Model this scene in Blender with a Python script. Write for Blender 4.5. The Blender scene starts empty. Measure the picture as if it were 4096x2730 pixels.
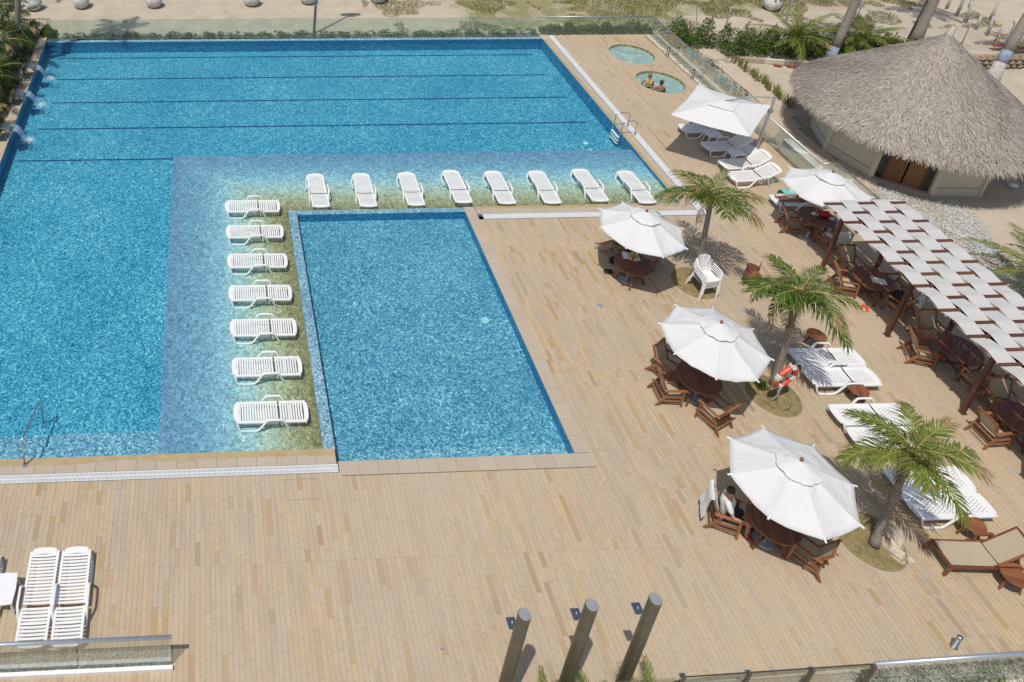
import bpy, math, random
import numpy as np
from mathutils import Vector, Matrix, noise

# ------------------------------------------------------------------ camera, sky, sun, exposure
sc = bpy.context.scene
PI = math.pi
def cam_axes(a, b, c):
    ca, sa, cb, sb, cc, s_ = math.cos(a), math.sin(a), math.cos(b), math.sin(b), math.cos(c), math.sin(c)
    f = Vector((sb * ca, cb * ca, -sa)); r = Vector((cb, -sb, 0)); d = f.cross(r)
    return cc * r + s_ * d, -s_ * r + cc * d, f
r_, d_, f_ = cam_axes(.4470, .0567, -.0185)
cam_data = bpy.data.cameras.new("camera")
cam = bpy.data.objects.new("camera", cam_data)
sc.collection.objects.link(cam)
M = Matrix.Identity(4)
for i in range(3):
    M[i][0] = r_[i]; M[i][1] = -d_[i]; M[i][2] = -f_[i]
M.translation = (0, 0, 18.93)
cam.matrix_world = M
cam_data.sensor_width = 36.0
cam_data.lens = 36.0 * 3229.7 / 4096
cam_data.shift_x = (2048 - 978.0) / 4096
cam_data.shift_y = -(1365 - 69.1) / 4096
cam_data.clip_end = 2000
sc.camera = cam

SUN_EL = math.radians(65.5)
SUN_AZ = math.radians(225)          # the sun stands behind and to the left of the camera
world = bpy.data.worlds.new("World"); sc.world = world; world.use_nodes = True
wn = world.node_tree.nodes; wl = world.node_tree.links
sky = wn.new("ShaderNodeTexSky"); sky.sky_type = 'NISHITA'; sky.sun_disc = False
sky.sun_elevation = SUN_EL; sky.sun_rotation = SUN_AZ
sky.air_density = 1.0; sky.dust_density = 2.0; sky.ozone_density = 1.0
wn["Background"].inputs[1].default_value = 0.095
wl.new(sky.outputs[0], wn["Background"].inputs[0])
sun_data = bpy.data.lights.new("sun", 'SUN'); sun_data.energy = 3.25; sun_data.angle = math.radians(.53)
sun_data.color = (1.0, .955, .88)
sun = bpy.data.objects.new("sun", sun_data); sc.collection.objects.link(sun)
sdir = Vector((math.sin(SUN_AZ) * math.cos(SUN_EL), math.cos(SUN_AZ) * math.cos(SUN_EL), math.sin(SUN_EL)))
sun.rotation_euler = sdir.to_track_quat('Z', 'Y').to_euler()
sc.view_settings.view_transform = 'Standard'; sc.view_settings.look = 'None'
sc.view_settings.exposure = -0.05; sc.view_settings.gamma = 1.0
sc.view_settings.use_curve_mapping = False
sc.cycles.max_bounces = 8; sc.cycles.transparent_max_bounces = 16
sc.cycles.use_denoising = True

# ------------------------------------------------------------------ helpers
COL = sc.collection
rng = random.Random(7)
nr = np.random.default_rng(11)

def mesh_of(name, V, F, mats, mi=None, smooth=False):
    me = bpy.data.meshes.new(name)
    V = np.asarray(V, float)
    me.from_pydata([tuple(v) for v in V], [], [tuple(f) for f in F])
    for m in (mats if isinstance(mats, (list, tuple)) else [mats]):
        me.materials.append(m)
    if mi is not None:
        me.polygons.foreach_set("material_index", np.asarray(mi, np.int32))
    if smooth:
        me.polygons.foreach_set("use_smooth", np.ones(len(F), bool))
    me.update()
    return me

def joined(name, V, F, mat, smooth=False):
    """V: (n,k,3) copies of one template with faces F (all same length)."""
    n, k, _ = V.shape
    F = np.asarray(F, np.int64); m, s = F.shape
    idx = (F[None] + (np.arange(n) * k)[:, None, None]).reshape(-1).astype(np.int32)
    me = bpy.data.meshes.new(name)
    me.vertices.add(n * k); me.vertices.foreach_set("co", V.reshape(-1).astype(np.float32))
    me.loops.add(len(idx)); me.loops.foreach_set("vertex_index", idx)
    me.polygons.add(n * m)
    me.polygons.foreach_set("loop_start", (np.arange(n * m) * s).astype(np.int32))
    me.polygons.foreach_set("use_smooth", np.full(n * m, bool(smooth)))
    me.materials.append(mat); me.update(calc_edges=True); me.validate()
    return me

def ob(name, me, parent=None, loc=(0, 0, 0), rot=(0, 0, 0), sca=None):
    o = bpy.data.objects.new(name, me); COL.objects.link(o)
    o.location = loc; o.rotation_euler = rot
    if sca is not None:
        o.scale = sca if isinstance(sca, (tuple, list)) else (sca,) * 3
    if parent is not None:
        o.parent = parent
    return o

def tag(o, label, cat, group=None):
    o["label"] = label; o["category"] = cat
    if group: o["group"] = group
    return o

def thing(name, label, cat, loc=(0, 0, 0), rz=0.0, group=None):
    o = bpy.data.objects.new(name, None); COL.objects.link(o)
    o.empty_display_size = .1
    o.location = loc; o.rotation_euler = (0, 0, rz)
    return tag(o, label, cat, group)

def struct(o):
    o["kind"] = "structure"; return o
def stuff(o):
    o["kind"] = "stuff"; return o

class MB:
    def __init__(s): s.V = []; s.F = []; s.mi = []; s.m = 0
    def add(s, V, F):
        n = len(s.V); s.V += [tuple(v) for v in V]; s.F += [tuple(i + n for i in f) for f in F]; s.mi += [s.m] * len(F)
        return s
    def box(s, c, d, M=None):
        x, y, z = (k / 2 for k in d)
        V = [Vector(p) for p in ((-x, -y, -z), (x, -y, -z), (x, y, -z), (-x, y, -z), (-x, -y, z), (x, -y, z), (x, y, z), (-x, y, z))]
        if M is not None: V = [M @ v for v in V]
        V = [v + Vector(c) for v in V]
        return s.add(V, [(0, 3, 2, 1), (4, 5, 6, 7), (0, 1, 5, 4), (1, 2, 6, 5), (2, 3, 7, 6), (3, 0, 4, 7)])
    def bar(s, a, b, w, h, up=(0, 0, 1)):
        """rectangular bar from a to b"""
        a = Vector(a); b = Vector(b); d = (b - a); L = d.length; d.normalize()
        u = Vector(up); sd = d.cross(u)
        if sd.length < 1e-4: sd = d.cross(Vector((1, 0, 0)))
        sd.normalize(); u = sd.cross(d)
        R = Matrix((d, sd, u)).transposed()
        return s.box((a + b) / 2, (L, w, h), R)
    def tube(s, P, r, n=8, sq=(1, 1), cap=True):
        P = [Vector(p) for p in P]; m = len(P)
        R = r if isinstance(r, (list, tuple)) else [r] * m
        t0 = (P[1] - P[0]).normalized()
        u = t0.cross(Vector((0, 0, 1)))
        if u.length < .05: u = t0.cross(Vector((0, 1, 0)))
        u.normalize(); V = []
        for i in range(m):
            t = ((P[min(i + 1, m - 1)] - P[i]).normalized() + (P[i] - P[max(i - 1, 0)]).normalized())
            t = t.normalized() if t.length > 1e-6 else t0
            u = (u - t * u.dot(t)).normalized(); w = t.cross(u)
            for k in range(n):
                a = 2 * PI * k / n
                V.append(P[i] + (u * math.cos(a) * sq[0] + w * math.sin(a) * sq[1]) * R[i])
        F = [(i * n + k, i * n + (k + 1) % n, (i + 1) * n + (k + 1) % n, (i + 1) * n + k) for i in range(m - 1) for k in range(n)]
        if cap:
            F.append(tuple(range(n - 1, -1, -1))); F.append(tuple((m - 1) * n + k for k in range(n)))
        return s.add(V, F)
    def lathe(s, prof, n=24, c=(0, 0, 0), cap=True):
        V = []; m = len(prof)
        for r, z in prof:
            for k in range(n):
                a = 2 * PI * k / n; V.append((c[0] + r * math.cos(a), c[1] + r * math.sin(a), c[2] + z))
        F = [(i * n + k, i * n + (k + 1) % n, (i + 1) * n + (k + 1) % n, (i + 1) * n + k) for i in range(m - 1) for k in range(n)]
        if cap:
            F.append(tuple(range(n - 1, -1, -1))); F.append(tuple((m - 1) * n + k for k in range(n)))
        return s.add(V, F)
    def prism(s, pts, z0, z1):
        n = len(pts); V = [(x, y, z0) for x, y in pts] + [(x, y, z1) for x, y in pts]
        return s.add(V, [tuple(range(n - 1, -1, -1)), tuple(range(n, 2 * n))] + [(k, (k + 1) % n, n + (k + 1) % n, n + k) for k in range(n)])
    def ball(s, c, r, n=10, m=6, sq=(1, 1, 1)):
        V = [(c[0], c[1], c[2] - r * sq[2])]
        for i in range(1, m):
            a = -PI / 2 + PI * i / m
            for k in range(n):
                b = 2 * PI * k / n
                V.append((c[0] + r * sq[0] * math.cos(a) * math.cos(b), c[1] + r * sq[1] * math.cos(a) * math.sin(b), c[2] + r * sq[2] * math.sin(a)))
        V.append((c[0], c[1], c[2] + r * sq[2]))
        F = [(0, 1 + (k + 1) % n, 1 + k) for k in range(n)]
        for i in range(m - 2):
            F += [(1 + i * n + k, 1 + i * n + (k + 1) % n, 1 + (i + 1) * n + (k + 1) % n, 1 + (i + 1) * n + k) for k in range(n)]
        t = len(V) - 1; b0 = 1 + (m - 2) * n
        F += [(b0 + k, b0 + (k + 1) % n, t) for k in range(n)]
        return s.add(V, F)
    def mesh(s, name, mats, smooth=False):
        return mesh_of(name, s.V, s.F, mats, s.mi, smooth)
    def build(s, name, mats, parent=None, smooth=False, **k):
        return ob(name, s.mesh(name, mats, smooth), parent, **k)

CACHE = {}
def cached(key, fn):
    if key not in CACHE: CACHE[key] = fn()
    return CACHE[key]

# ------------------------------------------------------------------ materials
class NT:
    def __init__(s, name):
        s.mat = bpy.data.materials.new(name); s.mat.use_nodes = True
        s.n = s.mat.node_tree.nodes; s.l = s.mat.node_tree.links; s.p = s.n["Principled BSDF"]; s.out = s.n["Material Output"]
    def node(s, t, **k):
        n = s.n.new(t)
        for a, b in k.items(): setattr(n, a, b)
        return n
    def link(s, a, b): s.l.new(a, b)
    def coord(s, which="Object"): return s.node("ShaderNodeTexCoord").outputs[which]
    def noise(s, scale, detail=3, vec=None, rough=.55, dist=0):
        n = s.node("ShaderNodeTexNoise"); n.inputs["Scale"].default_value = scale; n.inputs["Detail"].default_value = detail
        n.inputs["Roughness"].default_value = rough; n.inputs["Distortion"].default_value = dist
        s.link(vec if vec is not None else s.coord(), n.inputs["Vector"]); return n.outputs["Fac"]
    def math(s, op, a, b=None, c=None, clamp=False):
        n = s.node("ShaderNodeMath", operation=op); n.use_clamp = clamp
        for i, v in enumerate((a, b, c)):
            if v is None: continue
            if isinstance(v, (int, float)): n.inputs[i].default_value = v
            else: s.link(v, n.inputs[i])
        return n.outputs[0]
    def ramp(s, fac, stops, interp='LINEAR'):
        n = s.node("ShaderNodeValToRGB"); n.color_ramp.interpolation = interp
        e = n.color_ramp.elements
        while len(e) < len(stops): e.new(.5)
        for el, (p, c) in zip(e, stops): el.position = p; el.color = (*c, 1)
        s.link(fac, n.inputs[0]); return n.outputs[0]
    def mix(s, fac, a, b, mode='MIX'):
        n = s.node("ShaderNodeMix", data_type='RGBA', blend_type=mode)
        for i, v in ((0, fac), (6, a), (7, b)):
            if isinstance(v, (int, float)): n.inputs[i].default_value = v
            elif isinstance(v, tuple): n.inputs[i].default_value = (*v, 1)
            else: s.link(v, n.inputs[i])
        return n.outputs[2]
    def bump(s, h, strength=.3, dist=.01):
        n = s.node("ShaderNodeBump"); n.inputs["Strength"].default_value = strength; n.inputs["Distance"].default_value = dist
        s.link(h, n.inputs["Height"]); s.link(n.outputs[0], s.p.inputs["Normal"]); return n.outputs[0]
    def base(s, c, rough=.6, spec=None, metal=0):
        if isinstance(c, tuple): s.p.inputs["Base Color"].default_value = (*c, 1)
        else: s.link(c, s.p.inputs["Base Color"])
        s.p.inputs["Roughness"].default_value = rough; s.p.inputs["Metallic"].default_value = metal
        if spec is not None: s.p.inputs["Specular IOR Level"].default_value = spec
        return s
    def island(s): return s.node("ShaderNodeNewGeometry").outputs["Random Per Island"]
    def orand(s): return s.node("ShaderNodeObjectInfo").outputs["Random"]

def plain(name, c, rough=.5, var=.12, scale=8, metal=0, bump=0, spec=None):
    t = NT(name); n = t.noise(scale, 4)
    lo = tuple(k * (1 - var) for k in c); hi = tuple(min(1, k * (1 + var)) for k in c)
    t.base(t.ramp(n, [(.3, lo), (.7, hi)]), rough, spec, metal)
    if bump: t.bump(t.noise(scale * 6, 3), bump, .004)
    return t.mat

M_plastic = plain("white_plastic", (.80, .80, .79), .38, .03, 3)
M_plastic2 = plain("white_plastic_worn", (.78, .785, .79), .42, .05, 5)
M_steel = plain("brushed_steel", (.62, .62, .6), .28, .08, 20, metal=1)
M_alu = plain("satin_aluminium", (.58, .61, .65), .38, .06, 10, metal=.7)
M_bronze = plain("bronze_paint", (.13, .115, .085), .42, .18, 6, metal=.35)
M_gray = plain("grey_steel_paint", (.36, .37, .38), .4, .08, 10, metal=.3)
M_black = plain("black_fabric", (.02, .02, .023), .8, .2, 30)
M_dark = plain("dark_iron", (.05, .045, .04), .6, .2, 10)
M_pot = plain("weathered_pot", (.52, .52, .50), .8, .25, 5)
M_white = plain("white_paint", (.78, .78, .76), .6, .05, 4)
M_plaster = plain("cream_plaster", (.62, .57, .45), .85, .05, 2.2, bump=.15)
M_beige = plain("beige_sling", (.43, .36, .25), .85, .07, 60, bump=.2)
M_towel = plain("white_towel", (.74, .75, .73), .95, .05, 25, bump=.4)
M_teal = plain("teal_towel", (.16, .52, .50), .95, .15, 12, bump=.5)
M_red = plain("red_fabric", (.42, .02, .025), .7, .15, 9)
M_orange = plain("orange_rubber", (.72, .085, .03), .5, .1, 9)
M_straw = plain("straw", (.55, .40, .2), .8, .18, 40, bump=.3)
M_yellow = plain("yellow_paint", (.65, .42, .03), .5, .12, 9)
M_redpaint = plain("red_paint", (.28, .03, .025), .5, .2, 9)
M_navy = plain("navy_cloth", (.03, .035, .05), .85, .2, 20)
M_shirt = plain("white_shirt", (.70, .70, .69), .9, .05, 8, bump=.3)
M_hair = plain("dark_hair", (.03, .02, .014), .6, .4, 40)
M_hairb = plain("light_brown_hair", (.2, .12, .055), .6, .4, 30)
M_skin = plain("skin", (.47, .25, .16), .55, .06, 6)
M_skinb = plain("tanned_skin", (.30, .145, .085), .55, .06, 6)
M_neon = plain("neon_yellow_cloth", (.70, .75, .03), .8, .05, 10)
M_rope = plain("rope", (.6, .58, .52), .9, .1, 30)
M_hose = plain("dark_hose", (.07, .055, .04), .6, .2, 10)

def wood_mat(name, lo, hi, rough=.5, axis=0):
    t = NT(name); mp = t.node("ShaderNodeMapping"); sc_ = [22, 22, 22]; sc_[axis] = 1.6
    mp.inputs["Scale"].default_value = sc_; t.link(t.coord(), mp.inputs[0])
    n = t.noise(1.0, 5, mp.outputs[0], .6, .4)
    g = t.math('ADD', t.math('MULTIPLY', n, .75), t.math('MULTIPLY', t.orand(), .35))
    t.base(t.ramp(g, [(.25, lo), (.8, hi)]), rough); t.bump(n, .15, .003)
    return t.mat
M_wood = wood_mat("teak", (.105, .032, .014), (.30, .115, .05), .42)
M_woodlt = wood_mat("light_teak", (.16, .06, .025), (.36, .15, .065), .45)
M_woodtop = wood_mat("table_teak", (.085, .027, .014), (.21, .075, .038), .38)
M_pergola = wood_mat("pergola_wood", (.075, .025, .014), (.17, .06, .034), .5)
M_door = wood_mat("door_wood", (.15, .065, .02), (.32, .16, .055), .5, 2)

def plank_mat(name, src):
    t = NT(name); co = t.coord()
    r = t.orand() if src == "obj" else t.island()
    g = t.node("ShaderNodeNewGeometry").outputs["Position"]
    n1 = t.noise(.32, 3, g); n2 = t.noise(9, 5, g, .65); n3 = t.noise(2.2, 3, g)
    c = t.ramp(r, [(0, (.475, .345, .205)), (.2, (.53, .41, .265)), (.45, (.485, .38, .25)), (.62, (.47, .385, .275)),
                   (.8, (.53, .39, .225)), (.90, (.46, .335, .195)), (.965, (.43, .265, .105)), (.985, (.34, .235, .145)), (1, (.47, .41, .32))])
    c = t.mix(t.math('MULTIPLY', t.math('SUBTRACT', n1, .36, clamp=True), 1.5, clamp=True), c, (.45, .375, .285))
    c = t.mix(t.math('MULTIPLY', t.math('SUBTRACT', n2, .52, clamp=True), 2.8, clamp=True), c, (.30, .245, .19))
    c = t.mix(t.math('MULTIPLY', t.math('SUBTRACT', n3, .58, clamp=True), 2.2, clamp=True), c, (.385, .335, .275))
    mp = t.node("ShaderNodeMapping"); mp.inputs["Scale"].default_value = (7, .55, 1); t.link(g, mp.inputs[0])
    n4 = t.noise(1.0, 4, mp.outputs[0], .6); n5 = t.noise(.09, 3, g)
    c = t.mix(t.math('MULTIPLY', t.math('SUBTRACT', n4, .46, clamp=True), 2.6, clamp=True), c, (.36, .30, .24))
    c = t.mix(t.math('MULTIPLY', t.math('SUBTRACT', n5, .45, clamp=True), 2.2, clamp=True), c, (.53, .435, .32))
    t.base(c, .75, .25); t.bump(n2, .35, .006)
    return t.mat
M_plank_o = plank_mat("stone_plank", "obj"); M_plank_i = plank_mat("stone_planks", "isl")
M_grout = plain("grout", (.33, .285, .23), .95, .15, 5)
def coping_mat():
    t = NT("coping_stone"); g = t.node("ShaderNodeNewGeometry").outputs["Position"]
    n2 = t.noise(6, 5, g, .65); n1 = t.noise(1.1, 3, g)
    c = t.ramp(t.orand(), [(0, (.44, .36, .265)), (.5, (.47, .40, .31)), (1, (.43, .365, .285))])
    c = t.mix(t.math('MULTIPLY', t.math('SUBTRACT', n2, .55, clamp=True), 2.2, clamp=True), c, (.34, .285, .225))
    c = t.mix(t.math('MULTIPLY', t.math('SUBTRACT', n1, .5, clamp=True), 2.0, clamp=True), c, (.43, .38, .32))
    t.base(c, .7, .25); t.bump(n2, .3, .005); return t.mat
M_coping = coping_mat()
def wetcoping_mat():
    t = NT("wet_coping"); g = t.node("ShaderNodeNewGeometry").outputs["Position"]
    n = t.noise(4, 4, g)
    t.base(t.ramp(n, [(.3, (.40, .30, .16)), (.7, (.47, .37, .21))]), .35); return t.mat
M_wet = wetcoping_mat()

def tile_rand(t, size, seed=0.0):
    g = t.coord()
    mp = t.node("ShaderNodeVectorMath", operation='SCALE'); t.link(g, mp.inputs[0]); mp.inputs["Scale"].default_value = 1 / size
    ad = t.node("ShaderNodeVectorMath", operation='ADD'); t.link(mp.outputs[0], ad.inputs[0]); ad.inputs[1].default_value = (.137 + seed, .291, .377)
    fl = t.node("ShaderNodeVectorMath", operation='FLOOR'); t.link(ad.outputs[0], fl.inputs[0])
    w = t.node("ShaderNodeTexWhiteNoise", noise_dimensions='3D'); t.link(fl.outputs[0], w.inputs["Vector"])
    return w.outputs["Value"]
def mosaic(name, stops, size=.04, extra=.22):
    t = NT(name); r = tile_rand(t, size); r2 = tile_rand(t, size * 2.1, 3.0)
    v = t.math('ADD', t.math('MULTIPLY', r, 1 - extra), t.math('MULTIPLY', r2, extra))
    n = t.noise(.35, 3)
    v = t.math('ADD', v, t.math('MULTIPLY', t.math('SUBTRACT', n, .5), .35), clamp=True)
    t.base(t.ramp(v, stops), .35); return t.mat
M_deep = mosaic("deep_mosaic", [(0, (.015, .13, .24)), (.3, (.035, .23, .36)), (.55, (.065, .33, .46)), (.8, (.15, .47, .57)), (1, (.40, .68, .74))])
M_deepwall = mosaic("wall_mosaic", [(0, (.012, .10, .24)), (.5, (.03, .20, .38)), (.85, (.07, .31, .48)), (1, (.2, .45, .6))])
M_lane = mosaic("lane_mosaic", [(0, (.006, .03, .13)), (.6, (.012, .06, .2)), (1, (.04, .15, .32))])
M_smallf = mosaic("small_pool_mosaic", [(0, (.04, .13, .25)), (.3, (.10, .26, .38)), (.55, (.18, .38, .48)), (.8, (.32, .53, .60)), (1, (.68, .82, .84))])
M_lip = mosaic("lip_mosaic", [(0, (.07, .17, .26)), (.4, (.14, .30, .40)), (.7, (.24, .42, .50)), (1, (.55, .70, .74))])
M_gold = mosaic("gold_mosaic", [(0, (.10, .075, .02)), (.4, (.24, .19, .07)), (.75, (.38, .33, .15)), (1, (.66, .63, .42))])
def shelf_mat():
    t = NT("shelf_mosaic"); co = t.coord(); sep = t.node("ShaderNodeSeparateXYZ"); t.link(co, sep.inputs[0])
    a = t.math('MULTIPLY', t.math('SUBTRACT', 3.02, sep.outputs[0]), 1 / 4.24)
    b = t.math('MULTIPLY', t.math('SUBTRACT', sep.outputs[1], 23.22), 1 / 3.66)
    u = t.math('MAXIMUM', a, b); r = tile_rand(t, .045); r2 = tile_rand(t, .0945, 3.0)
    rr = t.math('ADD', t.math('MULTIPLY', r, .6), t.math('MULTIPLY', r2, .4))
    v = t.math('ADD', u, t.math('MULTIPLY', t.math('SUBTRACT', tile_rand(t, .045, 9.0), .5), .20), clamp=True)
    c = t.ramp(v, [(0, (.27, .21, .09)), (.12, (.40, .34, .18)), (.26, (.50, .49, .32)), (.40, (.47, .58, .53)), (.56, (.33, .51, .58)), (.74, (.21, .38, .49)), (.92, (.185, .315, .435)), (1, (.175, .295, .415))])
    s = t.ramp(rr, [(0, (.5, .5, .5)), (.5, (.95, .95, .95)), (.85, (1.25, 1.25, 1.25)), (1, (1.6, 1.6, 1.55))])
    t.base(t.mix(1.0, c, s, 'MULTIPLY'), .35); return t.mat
M_shelf = shelf_mat()

def water_mat(name, tint, bscale=5.0, bstr=.35):
    t = NT(name); t.n.remove(t.p)
    tr = t.node("ShaderNodeBsdfTransparent"); tr.inputs[0].default_value = (*tint, 1)
    gl = t.node("ShaderNodeBsdfGlossy"); gl.inputs["Roughness"].default_value = .06
    n1 = t.noise(bscale, 3); n2 = t.noise(bscale * 3.1, 2)
    h = t.math('ADD', n1, t.math('MULTIPLY', n2, .5))
    bp = t.node("ShaderNodeBump"); bp.inputs["Strength"].default_value = bstr; bp.inputs["Distance"].default_value = .05; t.link(h, bp.inputs["Height"])
    dt = t.node("ShaderNodeVectorMath", operation='DOT_PRODUCT'); t.link(bp.outputs[0], dt.inputs[0]); t.link(t.node("ShaderNodeNewGeometry").outputs["Incoming"], dt.inputs[1])
    c5 = t.math('POWER', t.math('SUBTRACT', 1.0, t.math('ABSOLUTE', dt.outputs["Value"]), clamp=True), 5.0)
    fr = t.math('ADD', .02, t.math('MULTIPLY', c5, .98))
    t.link(bp.outputs[0], gl.inputs["Normal"])
    mx = t.node("ShaderNodeMixShader"); t.link(fr, mx.inputs[0]); t.link(tr.outputs[0], mx.inputs[1]); t.link(gl.outputs[0], mx.inputs[2])
    t.link(mx.outputs[0], t.out.inputs[0]); return t.mat
M_water = water_mat("pool_water", (.84, .96, .98))
M_water2 = water_mat("thin_water", (.88, .96, .98), 6)
def tubwater_mat():
    t = NT("bubbling_water"); n = t.noise(3.2, 6, None, .7, .6); n2 = t.noise(1.3, 2)
    v = t.math('ADD', t.math('MULTIPLY', n, .7), t.math('MULTIPLY', n2, .3))
    c = t.ramp(v, [(.35, (.20, .32, .29)), (.52, (.29, .42, .39)), (.62, (.44, .54, .53)), (.72, (.72, .77, .77))])
    t.base(c, .25); t.bump(n, .7, .05); return t.mat
M_tub = tubwater_mat()
def foam_mat():
    t = NT("foam"); t.base((.85, .9, .93), .6)
    n = t.noise(14, 5, None, .7); tr = t.node("ShaderNodeBsdfTransparent"); mx = t.node("ShaderNodeMixShader")
    co = t.node("ShaderNodeSeparateXYZ"); t.link(t.coord(), co.inputs[0])
    r = t.math('SQRT', t.math('ADD', t.math('MULTIPLY', co.outputs[0], co.outputs[0]), t.math('MULTIPLY', co.outputs[1], co.outputs[1])))
    f = t.math('MULTIPLY', t.math('SUBTRACT', t.math('SUBTRACT', t.math('MULTIPLY', n, 1.5), .38), t.math('MULTIPLY', r, 1.5)), 1.3, clamp=True)
    t.link(f, mx.inputs[0]); t.link(tr.outputs[0], mx.inputs[1]); t.link(t.p.outputs[0], mx.inputs[2]); t.link(mx.outputs[0], t.out.inputs[0])
    return t.mat
M_foam = foam_mat()
def sheetwater_mat():
    t = NT("falling_water"); t.base((.62, .76, .84), .2)
    n = t.noise(10, 3); tr = t.node("ShaderNodeBsdfTransparent"); tr.inputs[0].default_value = (.85, .95, 1, 1); mx = t.node("ShaderNodeMixShader")
    t.link(t.math('MULTIPLY', n, .55, clamp=True), mx.inputs[0]); t.link(tr.outputs[0], mx.inputs[1]); t.link(t.p.outputs[0], mx.inputs[2]); t.link(mx.outputs[0], t.out.inputs[0])
    return t.mat
M_sheet = sheetwater_mat()
def glass_mat(name, tint, milk=.1):
    t = NT(name); t.base((.55, .66, .62), .2)
    tr = t.node("ShaderNodeBsdfTransparent"); tr.inputs[0].default_value = (*tint, 1)
    gl = t.node("ShaderNodeBsdfGlossy"); gl.inputs["Roughness"].default_value = .02
    fr = t.node("ShaderNodeFresnel"); fr.inputs[0].default_value = 1.45
    m1 = t.node("ShaderNodeMixShader"); m1.inputs[0].default_value = milk
    t.link(tr.outputs[0], m1.inputs[1]); t.link(t.p.outputs[0], m1.inputs[2])
    m2 = t.node("ShaderNodeMixShader"); t.link(t.math('MULTIPLY', fr.outputs[0], .4), m2.inputs[0]); t.link(m1.outputs[0], m2.inputs[1]); t.link(gl.outputs[0], m2.inputs[2])
    t.link(m2.outputs[0], t.out.inputs[0]); return t.mat
M_glass = glass_mat("railing_glass", (.90, .955, .935), .06)
M_glassp = glass_mat("pool_edge_glass", (.86, .92, .89), .06)

def leaf_mat(name, cols, trans=.35, src="isl"):
    t = NT(name); r = t.island()
    n = t.noise(1.3, 2, t.node("ShaderNodeNewGeometry").outputs["Position"])
    v = t.math('ADD', t.math('MULTIPLY', r, .75), t.math('MULTIPLY', n, .3))
    c = t.ramp(v, [(i / (len(cols) - 1) * .85 + .08, k) for i, k in enumerate(cols)])
    t.base(c, .45, .4)
    tl = t.node("ShaderNodeBsdfTranslucent"); t.link(c, tl.inputs[0]); mx = t.node("ShaderNodeMixShader"); mx.inputs[0].default_value = trans
    t.link(t.p.outputs[0], mx.inputs[1]); t.link(tl.outputs[0], mx.inputs[2]); t.link(mx.outputs[0], t.out.inputs[0])
    return t.mat
M_frond = leaf_mat("palm_leaflet", [(.025, .06, .008), (.07, .13, .015), (.14, .21, .025), (.27, .29, .06)])
M_frondy = leaf_mat("yellowing_leaflet", [(.09, .135, .018), (.16, .22, .03), (.24, .28, .055), (.31, .26, .09)])
M_frondd = leaf_mat("dark_leaflet", [(.012, .032, .006), (.03, .065, .01), (.06, .11, .017), (.13, .17, .03)])
M_frondl = leaf_mat("areca_leaflet", [(.06, .12, .012), (.12, .19, .025), (.20, .26, .04), (.30, .30, .06)])
M_dry = leaf_mat("dry_leaflet", [(.22, .14, .06), (.32, .22, .10), (.40, .29, .15)], .2)
M_rachis = plain("rachis", (.36, .30, .07), .5, .15, 9)
M_hedge = leaf_mat("hedge_leaf", [(.03, .075, .01), (.06, .13, .015), (.10, .19, .02), (.17, .25, .03)])
M_hedged = leaf_mat("dark_hedge_leaf", [(.02, .045, .01), (.04, .085, .014), (.08, .14, .02), (.20, .20, .03)])
M_flower = leaf_mat("pink_flower", [(.45, .06, .10), (.55, .15, .2)], .2)
M_flowerp = leaf_mat("purple_flower", [(.30, .22, .40), (.48, .40, .52)], .2)
M_grass = leaf_mat("grass_blade", [(.09, .12, .02), (.16, .19, .035), (.26, .25, .07), (.33, .28, .12)], .25)
M_snake = leaf_mat("snake_leaf", [(.08, .12, .035), (.16, .19, .06), (.30, .28, .10)], .1)
def trunk_mat(name, lo, hi):
    t = NT(name); co = t.coord(); mp = t.node("ShaderNodeMapping"); mp.inputs["Scale"].default_value = (3, 3, 14); t.link(co, mp.inputs[0])
    n = t.noise(1.0, 4, mp.outputs[0], .6, .3)
    w = t.node("ShaderNodeTexWave", wave_type='BANDS', bands_direction='Z'); w.inputs["Scale"].default_value = 4.5; w.inputs["Distortion"].default_value = 1.2; t.link(co, w.inputs[0])
    v = t.math('ADD', t.math('MULTIPLY', n, .6), t.math('MULTIPLY', w.outputs["Fac"], .4))
    t.base(t.ramp(v, [(.25, lo), (.75, hi)]), .9); t.bump(v, .6, .02); return t.mat
M_trunk = trunk_mat("palm_trunk", (.16, .13, .105), (.36, .31, .265))
M_trunkp = plain("painted_trunk_blue", (.27, .31, .42), .85, .25, 6)
M_trunkw = plain("painted_trunk_white", (.45, .415, .38), .9, .25, 6)

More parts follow.
